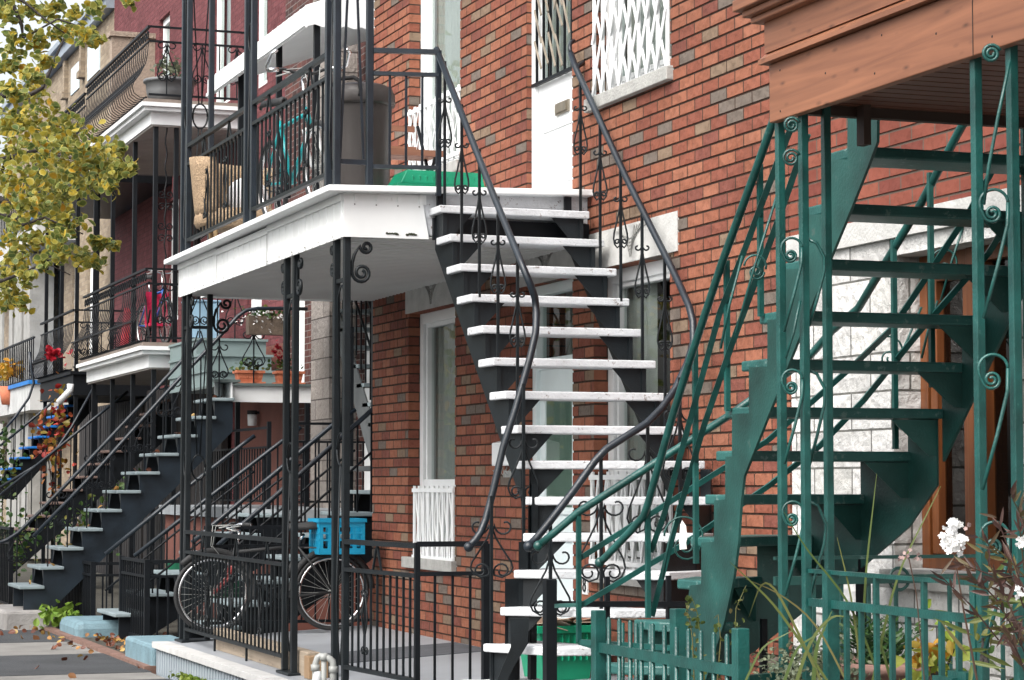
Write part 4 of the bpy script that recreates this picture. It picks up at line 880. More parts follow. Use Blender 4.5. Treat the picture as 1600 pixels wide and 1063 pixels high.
# wicker armchair
wk = thing('wicker_chair', 'beige wicker armchair with a white cushion behind the balcony railing', 'chair', (4.14, 17.62, 3.36))
m_ = MB(); cx, cy = 4.14, 17.62; pts = []
nA = 22
for j in range(7):
    t = j/6; z = 3.36+.22+.48*t
    for i in range(nA+1):
        a = PI*(.12+1.05*i/nA)+.25; r = .36+.05*t; zz = 3.58+(z-3.58)*(.86+.14*math.sin(PI*(.12+.76*i/nA)))
        pts.append((cx+r*math.cos(a)*1.0, cy+r*math.sin(a), zz))
fs = []
for j in range(6):
    for i in range(nA): a = j*(nA+1)+i; fs.append((a, a+1, a+nA+2, a+nA+1))
m_.add(pts, fs); bk = m_.ob('backrest', wicker, wk, smooth=True); md = bk.modifiers.new('t', 'SOLIDIFY'); md.thickness = .035
m_ = MB(); m_.lathe((cx, cy, 3.36), [(.35, .14), (.37, .18), (.36, .26), (.34, .27)], 24); m_.ob('seat', wicker, wk, smooth=True)
for a in (.5, 2.2, 3.8, 5.3): m_ = MB(); m_.tube([(cx+.30*math.cos(a), cy+.30*math.sin(a), 3.36), (cx+.33*math.cos(a), cy+.33*math.sin(a), 3.58)], .018, 8); m_.ob('leg', paint('cane', (.30, .20, .10), .6, .2, 20), wk, smooth=True)
m_ = MB(); m_.ball((cx+.02, cy-.12, 3.74), .17, 14, 8, (1, .35, .9)); m_.ob('cushion', paint('white cloth', (.72, .73, .74), .9, .05, 4), None, 'white cushion resting in the wicker armchair', 'cushion', smooth=True)

# ================================================================== bicycles
def bicycle(name_label, M, R, paint_, front_col=None, opts=None):
    """local frame: x forward, y left, z up, rear axle at x=0, front axle at x=wb; M maps to the world"""
    o_ = opts or {}; wb = o_.get('wb', 1.02)
    W = lambda x, y, z: M @ Vector((x, y, z))
    def T(mb, pts, r, n=8): mb.tube([W(*p) for p in pts], r, n); return mb
    root = thing('bicycle', name_label, 'bicycle', W(wb/2, 0, 0))
    for x0, nm in ((0, 'rear wheel'), (wb, 'front wheel')):
        m_ = MB(); m_.tube([W(x0+(R-.016)*math.cos(a), 0, R+(R-.016)*math.sin(a)) for a in [2*PI*i/40 for i in range(41)]], .017, 8, cap=False); wh = m_.ob('wheel', rubber, root, nm, smooth=True)
        m_ = MB(); m_.tube([W(x0+(R-.043)*math.cos(a), 0, R+(R-.043)*math.sin(a)) for a in [2*PI*i/40 for i in range(41)]], .012, 6, cap=False); m_.ob('rim', chrome, wh, smooth=True)
        m_ = MB(); T(m_, [(x0, -.05, R), (x0, .05, R)], .02)
        for i in range(28):
            a = 2*PI*i/28; b = a+(.35 if i % 2 else -.35); sy = .025*(1 if i % 4 < 2 else -1)
            m_.tube([W(x0+.02*math.cos(b), sy, R+.02*math.sin(b)), W(x0+(R-.045)*math.cos(a), 0, R+(R-.045)*math.sin(a))], .0016, 4)
        m_.ob('spokes', alum, wh)
    bb = (.43, 0, R-.04); st = (.27, 0, R+.42); hd1 = (wb-.17, 0, R+.42); hd0 = (wb-.12, 0, R+.28)
    if o_.get('low'): hd1 = (wb-.19, 0, R+.36); hd0 = (wb-.15, 0, R+.22)
    m_ = MB(); T(m_, [bb, st], .016); T(m_, [bb, hd0], .019); T(m_, [(.28, 0, R+.37), (hd1[0]+.01, 0, hd1[2]-.03)], .016); T(m_, [hd0, hd1], .021)
    for sy in (-.055, .055): T(m_, [(0, sy, R), (bb[0], sy*.5, bb[2])], .010); T(m_, [(0, sy, R), (st[0]+.02, sy*.3, st[2]-.05)], .009)
    fr = m_.ob('frame', paint_, root, smooth=True)
    m_ = MB()
    for sy in (-.05, .05): T(m_, [(hd0[0]+.005, sy, hd0[2]-.01), (hd0[0]+.03, sy, hd0[2]-.1), (wb, sy, R)], .0125)
    T(m_, [(hd0[0]+.005, -.05, hd0[2]-.01), (hd0[0]+.005, .05, hd0[2]-.01)], .014); m_.ob('fork', o_.get('fork', paint_), root, smooth=True)
    sz = o_.get('seat', R+.62)
    m_ = MB(); T(m_, [st, (.235, 0, sz-.06)], .013); m_.ob('seat_post', chrome, root, smooth=True)
    m_ = MB(); o = len(m_.v)
    prof = [(-.13, .075, .0), (-.10, .085, .015), (-.02, .07, .01), (.05, .032, .002), (.14, .016, 0), (.155, .006, -.01)]
    vs = []
    for x, hw, z in prof:
        for y, dz in ((-hw, -.035), (-hw*.8, 0), (0, .008), (hw*.8, 0), (hw, -.035)): vs.append(W(.235+x, y, sz+z+dz))
    m_.add(vs, [(5*i+j, 5*i+j+1, 5*i+j+6, 5*i+j+5) for i in range(5) for j in range(4)]+[(0, 5, 10, 15, 20, 25, 29, 24, 19, 14, 9, 4)][0:0]); sd = m_.ob('saddle', rubber, root, smooth=True); sd.modifiers.new('t', 'SOLIDIFY').thickness = .02
    hz = o_.get('bar', R+.62)
    m_ = MB(); T(m_, [hd1, (hd1[0]-.03, 0, hz-.02)], .012); T(m_, [(hd1[0]-.03, 0, hz-.02), (hd1[0]+.06, 0, hz)], .013); m_.ob('stem', chrome, root, smooth=True)
    m_ = MB(); hw = o_.get('hw', .28); hx = hd1[0]+.06; dr = o_.get('sweep', -.10)
    T(m_, [(hx+dr, -hw, hz+.03), (hx+dr*.4, -hw*.6, hz+.035), (hx, -.06, hz), (hx, .06, hz), (hx+dr*.4, hw*.6, hz+.035), (hx+dr, hw, hz+.03)], .0115)
    hb = m_.ob('handlebar', o_.get('barm', chrome), root, smooth=True)
    m_ = MB()
    for sg in (-1, 1):
        T(m_, [(hx+dr, sg*hw, hz+.03), (hx+dr*.6, sg*hw*.72, hz+.033)], .017)
        if o_.get('horns'): T(m_, [(hx+dr, sg*hw, hz+.03), (hx+dr+.05, sg*(hw+.02), hz+.05), (hx+dr+.16, sg*(hw+.01), hz+.12), (hx+dr+.18, sg*(hw-.02), hz+.14)], .0125)
    m_.ob('grips', chrome if o_.get('horns') else rubber, hb, smooth=True)
    m_ = MB()
    for sg in (-1, 1):
        T(m_, [(hx+dr*.5, sg*hw*.6, hz+.02), (hx+.05, sg*hw*.5, hz+.0), (hx+.02+dr*.2, sg*hw*.85, hz-.02)], .006)
        T(m_, [(hx+dr*.5, sg*hw*.55, hz+.03), (hx+.12, sg*.06, hz+.02), (hx+.14, sg*.03, hz-.14), (hd0[0]+.03, sg*.02, hd0[2])], .0035, 5)
    m_.ob('brake_levers', alum, hb, smooth=True)
    m_ = MB(); cr = [W(bb[0]+.085*math.cos(a), -.05, bb[2]+.085*math.sin(a)) for a in [2*PI*i/20 for i in range(21)]]; m_.tube(cr, .008, 5)
    T(m_, [(bb[0], -.06, bb[2]), (bb[0]+.12, -.07, bb[2]-.11)], .010); T(m_, [(bb[0], .06, bb[2]), (bb[0]-.12, .07, bb[2]+.11)], .010); T(m_, [(bb[0]+.12, -.06, bb[2]-.11), (bb[0]+.12, -.16, bb[2]-.11)], .014); T(m_, [(bb[0]-.12, .06, bb[2]+.11), (bb[0]-.12, .16, bb[2]+.11)], .014)
    for a0 in (0, PI*2/3, PI*4/3): T(m_, [(bb[0], -.05, bb[2]), (bb[0]+.08*math.cos(a0), -.05, bb[2]+.08*math.sin(a0))], .007)
    T(m_, [(bb[0], -.05, bb[2]+.085), (0, -.05, R+.04)], .005); T(m_, [(bb[0], -.05, bb[2]-.085), (0, -.05, R-.04)], .005)
    m_.ob('crank', ironfar, root, smooth=True)
    if o_.get('guards'):
        m_ = MB()
        for x0, a0, a1 in ((0, -.1, PI*.98), (wb, .75, PI*1.05)): m_.tube([W(x0+(R+.025)*math.cos(a), 0, R+(R+.025)*math.sin(a)) for a in [a0+(a1-a0)*i/24 for i in range(25)]], .018, 6, flat=1.5)
        m_.ob('mudguard', rubber, root, smooth=True)
        m_ = MB()
        for sy in (-.06, .06): T(m_, [(.25, sy, R+.36), (-.28, sy, R+.36)], .006); T(m_, [(-.26, sy, R+.36), (0, sy, R)], .006); T(m_, [(-.05, sy, R+.36), (0, sy, R)], .006)
        for x in (.2, .05, -.1, -.27): T(m_, [(x, -.06, R+.36), (x, .06, R+.36)], .006)
        m_.ob('rack', rubber, root, smooth=True)
    return root
# lower bicycle: lies across the porch, front wheel to the street
Mx = Matrix.Translation((5.05, 18.2, .315)) @ Matrix.Rotation(PI, 4, 'Z')
dark_red = paint('dark red paint', (.16, .018, .016), .35, .2, 5)
bicycle('black and dark red city bicycle with a blue crate on its rack, on the porch', Mx, .315, rubber, opts=dict(wb=.985, guards=True, seat=.315+.53, bar=.315+.52, hw=.26, sweep=-.12, fork=dark_red, low=True))
# crate
cr = MB(); x0, x1, y0, y1, z0, z1 = 4.90, 5.28, 18.03, 18.36, .945, 1.225
def crate_side(mb, f):
    # f(u, z) -> point, with inward vector
    pass
t = .014
for (xa, xb, ya_, yb_) in ((x0, x1, y0, y0+t), (x0, x1, y1-t, y1), (x0, x0+t, y0+t, y1-t), (x1-t, x1, y0+t, y1-t)):
    ln = (xb-xa) > (yb_-ya_); L0, L1 = (xa, xb) if ln else (ya_, yb_)
    for (za, zb) in ((z0, z0+.04), (z0+.10, z0+.113), (z0+.155, z0+.168), (z1-.07, z1-.002)): cr.box(xa, xb, ya_, yb_, za, zb)
    for i in range(6):
        u = L0+(L1-L0-.03)*i/5
        cr.box(u, u+.03, ya_+.001, yb_-.001, z0+.001, z1-.004) if ln else cr.box(xa+.001, xb-.001, u, u+.03, z0+.001, z1-.004)
cr.box(x0, x1, y0, y1, z0-.008, z0-.001); cr.box(x0-.012, x1+.012, y0-.012, y0, z1-.03, z1); cr.box(x0-.012, x0, y0, y1, z1-.03, z1); cr.box(x0, x1, y1, y1+.012, z1-.03, z1); cr.box(x1, x1+.012, y0, y1, z1-.03, z1)
cr.ob('milk_crate', blue_pl, None, 'bright blue plastic milk crate on the rack of the porch bicycle', 'crate')
# upper bicycle, front wheel to the viewer
teal = paint('turquoise paint', (.01, .30, .32), .35, .12, 5)
Mu = Matrix.Translation((4.08, 16.25, 3.36)) @ Matrix.Rotation(-PI/2+.06, 4, 'Z') @ Matrix.Rotation(rad(5), 4, 'X')
bicycle('turquoise mountain bicycle with white fork standing behind the balcony railing', Mu, .32, teal, opts=dict(wb=1.04, seat=.32+.56, bar=.32+.66, hw=.27, sweep=-.02, fork=whitep, horns=True, barm=rubber))

# ================================================================== porch things
m_ = MB(); m_.box(3.93, 4.02, 14.75, 17.55, .237, .40); m_.ob('timber', oldwood, None, 'long weathered timber beam lying behind the porch fence', 'timber', bevel=.006)
m_ = MB(); bx = [aD(445, 1012, 15.6), aD(463, 1012, 15.6)]; m_.box(3.90, 4.03, 14.60, 14.72, .238, .385); bxo = m_.ob('box', paint('brown cardboard', (.24, .155, .085), .8, .1, 9), None, 'brown cardboard box beside the middle porch column', 'box', bevel=.004)
m_ = MB(); m_.box(4.032, 4.09, 14.60, 14.74, .242, .38); m_.ob('box', paint('dark block', (.05, .04, .035), .8, .1, 9), None, 'dark wooden block touching the cardboard box', 'block', bevel=.004)
gm = thing('gas_meter', 'grey gas meter pipes rising in front of the porch column', 'gas meter', (3.63, 13.15, 0))
g0 = aD(506, 1030, 13.55)
m_ = MB()
a_ = g0-RV*.05; b_ = g0+RV*.045
m_.tube([a_-UPV*.35, a_-UPV*.03, a_+RV*.012+UPV*.008, a_+RV*.03+UPV*.018, g0+UPV*.02, g0+RV*.01], .019, 10)
m_.tube([g0+UPV*.02, b_-RV*.01, b_+RV*.006-UPV*.012, b_+RV*.01-UPV*.04, b_+RV*.01-UPV*.4], .020, 10); m_.tube([g0+UPV*.03, g0-UPV*.35], .017, 10)
for c in (a_-UPV*.05, g0+UPV*.012, b_+RV*.01-UPV*.06): m_.tube([c-UPV*.018, c+UPV*.018], .027, 10)
m_.ob('pipes', alum, gm, smooth=True)
m_ = MB(); c = a_+RV*.01-UPV*.13; m_.tube([c-UPV*.06, c+UPV*.03, c+UPV*.06], .033, 12, r2=.022); m_.lathe((g0.x, g0.y, 0), [(.10, .0), (.11, .04), (.11, .18), (.08, .21)], 16); m_.ob('meter_body', paint('pale meter grey', (.50, .53, .54), .4, .1, 9), gm, smooth=True)
# green recycling bin under the stair, full of paper
rb = thing('recycling_bin', 'green plastic recycling bin full of paper behind the white stair', 'recycling bin', (5.12, 13.3, .31))
m_ = MB(); xa, xb, ya_, yb_ = 4.94, 5.33, 13.12, 13.55; zb, zt = .312, .645; i_ = .045
o = [(xa+i_, ya_+i_, zb), (xb-i_, ya_+i_, zb), (xb-i_, yb_-i_, zb), (xa+i_, yb_-i_, zb), (xa, ya_, zt), (xb, ya_, zt), (xb, yb_, zt), (xa, yb_, zt)]
m_.add(o, [(0, 3, 2, 1), (0, 1, 5, 4), (1, 2, 6, 5), (2, 3, 7, 6), (3, 0, 4, 7)])
for (a, b, c, d) in ((xa-.02, xb+.02, ya_-.02, ya_), (xa-.02, xb+.02, yb_, yb_+.02), (xa-.02, xa, ya_, yb_), (xb, xb+.02, ya_, yb_)): m_.box(a, b, c, d, zt-.045, zt)
for i in range(9): m_.box(xa+.03+i*.04, xa+.037+i*.04, ya_-.006, ya_+.02, zb+.12, zt-.05)
m_.box(xa-.005, xb+.005, ya_-.004, ya_+.01, zt-.13, zt-.12); bn = m_.ob('tub', green_pl, rb, bevel=.006)
m_ = MB(); rg = random.Random(8)
for i in range(16):
    c = Vector((rg.uniform(xa+.06, xb-.06), rg.uniform(ya_+.04, yb_-.05), zt-.02+rg.uniform(0, .05))); a = rg.uniform(0, PI); u = Vector((math.cos(a), math.sin(a), rg.uniform(-.3, .3)))*.11; v = Vector((-math.sin(a), math.cos(a), rg.uniform(-.5, .5)))*.08
    m_.prism([c-u-v, c+u-v, c+u+v, c-u+v], (0, 0, .004))
m_.ob('paper_pile', foliage('waste paper', [(0, (.70, .68, .64)), (.5, (.45, .28, .18)), (.7, (.74, .74, .72)), (1, (.3, .2, .15))], None, .05), rb)
# ================================================================== houses further along the street
XC = 6.85
C1 = thing('brick_house', 'dark brown brick house with a rough stone pier, second along the row', 'house', (XC, 22.5, 0))
D1h = (25.92, 26.36, 2.62, 4.75)
mb = wall(MB(), XC, 18.56, 26.9, -.1, 8.8, [D1h, (23.0, 23.6, 1.25, 3.2)], .3); mb.ob('wall', brickC, C1)
m_ = MB(); m_.box(6.55, 6.849, 23.75, 24.5, -.1, 8.0); m_.ob('stone_pier', stoneC, C1)
m_ = framebars(MB(), XC+.02, .08, *D1h, .05); m_.box(XC+.06, XC+.1, 25.97, 26.31, 2.66, 4.7); m_.ob('door', whitep, C1)
m_ = MB(); m_.box(XC+.05, XC+.1, 23.0, 23.6, 1.25, 3.2); m_.ob('door', whitep, C1)
C2 = thing('brick_house', 'maroon painted brick house with ornate belly balconies', 'house', (XC, 31, 0))
hs_ = [(28.02, 28.82, 3.1, 5.3), (29.85, 30.95, 6.6, 8.7), (27.8, 28.5, 6.5, 8.7), (31.6, 32.4, 3.3, 5.6), (33.1, 33.9, 3.9, 5.7), (28.1, 28.95, .45, 2.5), (33.9, 34.7, 7.6, 8.6)]
mb = wall(MB(), XC, 26.9, 38.6, -.1, 11, hs_, .3); mb.ob('wall', brickM, C2)
for i, h in enumerate(hs_):
    m_ = framebars(MB(), XC+.06, .08, *h, .10, .08); 
    if i in (0, 5): m_.box(XC+.1, XC+.14, h[0]+.1, h[1]-.1, h[2]+.08, h[3]-.08)
    wn = m_.ob('door' if i in (0, 3, 5) else 'window', whitep if i != 3 else paint('dark door', (.03, .02, .02)), C2)
    if i not in (0, 5):
        m_ = MB(); m_.box(XC+.1, XC+.11, h[0]+.1, h[1]-.1, h[2]+.08, h[3]-.08); m_.ob('pane', gl if i != 3 else gld, wn); m_ = MB(); m_.box(XC+.2, XC+.21, h[0], h[1], h[2], h[3]); m_.ob('backing', curtain if i in (1, 2, 4, 6) else room, wn)
m_ = MB(); m_.box(XC-.001, XC-.003, 26.9, 29.4, .3, 3.2); m_.ob('painted_base', paint('red brown painted brick', (.125, .042, .03), .85, .15, 3, .3), C2)
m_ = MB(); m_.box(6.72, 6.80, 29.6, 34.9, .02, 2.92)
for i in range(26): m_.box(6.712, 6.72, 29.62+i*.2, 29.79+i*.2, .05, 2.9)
m_.ob('shade_panel', paint('black brown shade', (.012, .010, .010), .7, .3, 5), C2)  # near-black panel added to stand in for the deep dark under the balcony
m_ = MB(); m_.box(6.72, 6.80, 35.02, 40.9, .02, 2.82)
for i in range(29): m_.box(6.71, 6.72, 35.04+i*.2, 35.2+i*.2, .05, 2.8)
_shade_panel = m_
for px_, py_ in ((361, 660), (405, 653)):
    p = aX(px_, py_, XC); m_ = MB(); m_.lathe((p.x-.09, p.y, p.z-.1), [(.055, 0), (.06, .14)], 12); lm = m_.ob('wall_lamp', whitep, C2, smooth=True)
    m_ = MB(); m_.lathe((p.x-.09, p.y, p.z+.04), [(.064, 0), (.064, .05)], 12); m_.box(p.x-.09, p.x, p.y-.02, p.y+.02, p.z+.05, p.z+.08); m_.ob('cap', darkgap, lm)
DH = thing('brick_house', 'beige brick house with a metal cornice, beyond the maroon one', 'house', (XC, 43, 0))
mb = wall(MB(), XC, 38.61, 52, -.1, 9.55, [(40.3, 41.0, 3.3, 5.6), (42.0, 42.7, 3.3, 5.6), (43.8, 44.8, 3.6, 5.6)], .2); mb.ob('wall', brickD, DH)
m_ = MB(); m_.box(6.18, XC-.002, 35.0, 35.2, 6.31, 8.37); m_.box(6.14, XC-.001, 34.96, 35.24, 8.371, 8.45); m_.ob('screen_wall', paint('beige roughcast', (.27, .215, .17), .95, .15, 20, .8, bscale=40), DH)
m_ = MB(); m_.box(6.70, 7.2, 38.6, 52, 9.56, 9.75); m_.box(6.63, 7.25, 38.6, 52, 9.751, 9.85); m_.ob('cornice', paint('blue grey metal', (.22, .26, .30), .4, .15, 3), DH)
m_ = MB()
for px_, ya_, yb_ in ((132, 60, 112), (106, 85, 145)):
    p, q = aX(px_, ya_, XC), aX(px_, yb_, XC); m_.box(6.77, 6.849, p.y-.1, p.y+.1, q.z, 9.5); m_.box(6.73, 6.849, p.y-.13, p.y+.13, q.z-.12, q.z)
m_.ob('pilaster', brickD, DH)
for i, ((x0, y0), (x1, y1)) in enumerate((((112, 150), (124, 184)), ((138, 118), (156, 158)))):
    p, q = aX(x0, y0, XC), aX(x1, y1, XC); m_ = MB(); m_.box(6.83, 6.849, q.y, p.y, q.z+.55, p.z+.5); m_.ob('window', paint('pale blue glass', (.55, .64, .68), .25), DH)
for h in ((40.3, 41.0, 3.3, 5.6), (42.0, 42.7, 3.3, 5.6)): m_ = MB(); m_.box(6.90, 6.95, *h); m_.ob('door', whitep, DH)
m_ = MB(); m_.box(6.92, 6.95, 43.8, 44.8, 3.6, 5.6); m_.ob('window', paint('pale blue glass', (.55, .64, .68)), DH)
_shade_panel.ob('shade_panel', paint('black brown shade', (.012, .010, .010)), DH)  # added dark sheet: shade on the lower wall put into its colour
EH = thing('stone_house', 'pale stone house with blue trimmed balcony, farthest along the row', 'house', (7.2, 50, 0))
mb = wall(MB(), 7.2, 52.01, 75, -.1, 9, [(54, 55, 3.4, 5.6), (57, 58, 3.4, 5.6), (54, 55, 6.4, 8.2), (57, 58, 6.4, 8.2)], .3); mb.ob('wall', paint('grey stucco', (.27, .265, .25), .9, .2, 1.5, .3), EH)
m_ = MB()
for a in ((54, 55, 3.4, 5.6), (57, 58, 3.4, 5.6), (54, 55, 6.4, 8.2), (57, 58, 6.4, 8.2)): m_.box(7.32, 7.36, *a)
m_.ob('window_glass', paint('far glass', (.25, .30, .33), .2), EH)
m_ = MB()
for px_, w_ in ((48, 1.0), (62, .8), (36, .5)): p = aX(px_, 520, 6.55); m_.box(6.3, 6.75, p.y-w_/2, p.y+w_/2, .1, 5.9)
m_.ob('pillar', stoneW, EH)
for nm, z0, z1, xx, ya_, yb_ in (('upper_balcony', 5.95, 6.35, 6.1, 42.0, 52), ('lower_balcony', 2.85, 3.32, 6.05, 42.2, 52)):
    m_ = MB(); m_.box(xx, 6.845, ya_, yb_, z0, z1)
    for i in range(50): m_.box(xx-.012, xx, ya_+i*.2, ya_+i*.2+.02, z0, z1)
    bl = m_.ob(nm, paint('dull white boards', (.42, .43, .43), .6, .12, 2), EH); m_ = MB(); m_.box(xx-.05, 6.844, ya_-.05, yb_, z1+.001, z1+.07); m_.ob('blue_edge', paint('bright blue paint', (.01, .14, .42), .5), bl)
    m_ = MB()
    for i in range(40): m_.bar((xx+.05, ya_+.1+i*.25, z1), (xx+.05, ya_+.1+i*.25, z1+.85), .02)
    for z in (z1+.1, z1+.85): m_.bar((xx+.05, ya_, z), (xx+.05, yb_, z), .035)
    m_.ob('railing', ironfar, bl)
# --- ornate balconies of the maroon house
def belly(x0, y, z, h=.92):
    return [(x0, y, z+h), (x0-.01, y, z+h*.78), (x0-.035, y, z+h*.62), (x0-.10, y, z+h*.44), (x0-.175, y, z+h*.30), (x0-.20, y, z+h*.2), (x0-.175, y, z+h*.1), (x0-.10, y, z+h*.03), (x0-.03, y, z+.02)]
def ornate(label, x0, ya_, yb_, z, floor_m, fascia_m, gaps=(), ring=True, side=True, cornice=True, h=.92, posts=()):
    b = thing('balcony', label, 'balcony', (x0, ya_, z))
    m_ = MB(); m_.box(x0-.05, XC-.002, ya_-.05, yb_, z-.05, z); m_.ob('deck', floor_m, b)
    m_ = MB()
    if cornice: m_.box(x0-.10, XC-.004, ya_-.10, yb_+.03, z-.10, z-.051); m_.box(x0-.06, XC-.006, ya_-.06, yb_, z-.15, z-.101); m_.box(x0+.04, XC-.008, ya_+.04, yb_-.05, z-.31, z-.151)
    else: m_.box(x0, XC-.008, ya_, yb_, z-.36, z-.051)
    m_.ob('fascia', fascia_m, b)
    m_ = MB(); m_.box(x0+.06, XC-.01, ya_+.06, yb_-.07, z-.33, z-.312)
    for i in range(int((yb_-ya_)/.12)): m_.box(x0+.061, XC-.011, ya_+.1+i*.12, ya_+.112+i*.12, z-.334, z-.3301)
    m_.ob('soffit', paint('grey soffit', (.33, .31, .29), .7, .1, 3) if cornice else ironfar, b)
    r = MB()
    r.bar((x0, ya_, z+h), (x0, yb_, z+h), .04, .03); r.bar((x0, ya_, z+h*.80), (x0, yb_, z+h*.80), .022, .02); r.bar((x0-.03, ya_, z+.02), (x0-.03, yb_, z+.02), .025, .02); r.bar((x0-.18, ya_+.02, z+h*.28), (x0-.18, yb_, z+h*.28), .016, .016)
    rl = r.ob('railing', ironfar, b)
    n = int((yb_-ya_)/.135); b0 = None
    for i in range(n):
        y = ya_+.05+i*(yb_-ya_-.1)/(n-1)
        if any(g0 < y < g1 for g0, g1 in gaps): continue
        if b0 is None: m_ = MB(); y0 = y; m_.tube([p for p in belly(x0, y, z, h*.80)], .0065, 5); b0 = m_.ob('bellied_bar', ironfar, rl, smooth=True)
        else: clone(b0, rl, (0, y-y0, 0))
    if ring:
        m_ = MB()
        for i in range(int((yb_-ya_)/.16)):
            y = ya_+.1+i*.16; m_.tube([(x0, y+.05*math.cos(a), z+h*.90+.05*math.sin(a)) for a in [2*PI*k/10 for k in range(11)]], .009, 4)
        m_.ob('ring_band', ironfar, rl)
    if side:
        m_ = MB()
        for zz in (z+h, z+h*.80, z+.06): m_.bar((x0, ya_, zz), (XC-.02, ya_, zz), .03, .025)
        for i in range(1, 6):
            x = x0+i*(XC-x0)/6; m_.bar((x, ya_, z+h*.8), (x, ya_, z+.05), .014)
            if i % 2 == 1: teardrop(m_, (x, ya_, z+h*.76), Vector((1, 0, 0)), h*.5, .12, .008)
        m_.ob('side_railing', ironfar, b)
    for (x, y, za_, zb_) in posts: m_ = MB(); post(m_, x, y, za_, zb_, .055); m_.ob('post', ironfar, b)
    return b
pz0 = 3.27
ornate('second floor balcony of the maroon house with bulging black railing and white cornice', 5.5, 28.5, 33.2, pz0, paint('brown deck', (.16, .13, .11), .8), whitep, gaps=((30.2, 30.75),), posts=[(5.62, 28.62, .0, pz0-.3), (5.88, 28.62, 0, pz0-.3), (5.62, 30.0, 0, pz0-.3), (5.62, 33.0, 0, pz0-.3), (5.62, 31.5, 0, pz0-.3)])
ornate('top floor balcony of the maroon house with bulging black railing and a big plant pot', 5.5, 28.5, 33.2, 6.33, paint('brown deck', (.16, .13, .11), .8), whitep, posts=[(5.62, 28.62, pz0, 6.0), (5.88, 28.62, pz0, 6.0), (5.62, 30.0, pz0, 6.0), (5.62, 31.6, pz0, 6.0), (5.62, 33.0, pz0, 6.0)])
m_ = MB(); 
for z0, z1 in ((3.3, 6.0),):
    x = 5.75
    m_.tube([(x+.012*math.sin(i*1.3), 28.62, z0+(z1-z0)*i/40) for i in range(41)], .010, 5)
    for zz in (4.75, 5.15): 
        for sg in (1, -1): m_.tube(spiral((x+sg*.05, 28.62, zz), Vector((sg, 0, 0)), UPV, .055, .012, PI*1.0, PI*3.6, 18), .008, 5); m_.tube(spiral((x+sg*.05, 28.62, zz-.16), Vector((sg, 0, 0)), -UPV, .055, .012, PI*1.0, PI*3.6, 18), .008, 5)
m_.ob('post_scrollwork', ironfar, None, 'wrought iron scrollwork panel between two corner posts of the maroon house balcony', 'ironwork')
ornate('black second floor balcony of the beige house with red flowers on its railing', 5.6, 34.7, 38.0, 3.2, ironfar, ironfar, ring=False, cornice=False, posts=[(5.65, 34.75, .0, 5.9), (5.95, 34.75, .0, 5.9), (5.65, 37.8, 0, 5.9), (5.65, 36.2, 0, 5.9)])
ornate('black top floor balcony of the beige house with dark soffit', 5.55, 33.6, 38.4, 6.3, ironfar, ironfar, side=False, cornice=False)
m_ = MB(); m_.tube([(5.35, 33.4, 2.95), (5.35, 33.4, 2.86), (5.2, 33.5, 2.68)], .05, 8); m_.ob('drainpipe', whitep, None, 'short white gutter outlet at the end of the maroon house balcony', 'drainpipe', smooth=True)
# things on those balconies
pp = thing('plant_pot', 'big grey round plant pot with grass on the top floor balcony', 'plant pot', (5.85, 28.95, 6.34))
m_ = MB(); m_.lathe((5.85, 28.9, 6.335), [(.20, 0), (.27, .05), (.30, .16), (.31, .27), (.34, .275), (.34, .31), (.30, .31)], 22); m_.ob('pot', paint('grey plastic', (.13, .135, .14), .5), pp, smooth=True)
bx = MB(); bx.box(6.05, 6.45, 28.6, 28.95, 3.28, 3.80); bx.box(6.03, 6.47, 28.58, 28.97, 3.80, 3.83); bx.ob('storage_bin', paint('pale blue plastic', (.30, .48, .62), .5, .05, 2), None, 'pale blue storage bin on the second floor balcony', 'storage bin', bevel=.015)
pc = thing('chair', 'bright pink folding chair on the second floor balcony', 'chair', (5.82, 29.3, 3.28))
m_ = MB(); m_.box(5.66, 5.96, 29.42, 29.45, 3.56, 3.98); m_.box(5.66, 5.96, 29.1, 29.42, 3.52, 3.56); m_.ob('fabric', pink, pc)
m_ = MB()
for x in (5.66, 5.96): m_.bar((x, 29.45, 3.28), (x, 29.1, 3.72), .02); m_.bar((x, 29.1, 3.28), (x, 29.46, 3.98), .02)
m_.ob('frame', darkgap, pc)
Mb = Matrix.Translation((5.74, 29.95, 3.275)) @ Matrix.Rotation(-PI/2+.1, 4, 'Z')
bicycle('blue bicycle parked behind the bulging railing of the second floor balcony', Mb, .30, paint('blue paint', (.02, .08, .30), .4), opts=dict(wb=1.0, fork=rubber))
m_ = MB(); m_.prism([(5.55, 30.3, 3.3), (5.55, 30.62, 3.3), (5.6, 30.56, 3.85), (5.6, 30.42, 3.8)], (.06, 0, 0)); m_.ob('folded_parasol', paint('dark red cloth', (.24, .01, .02), .8), None, 'dark red folded cloth leaning in the gap of the bulging railing', 'cloth')
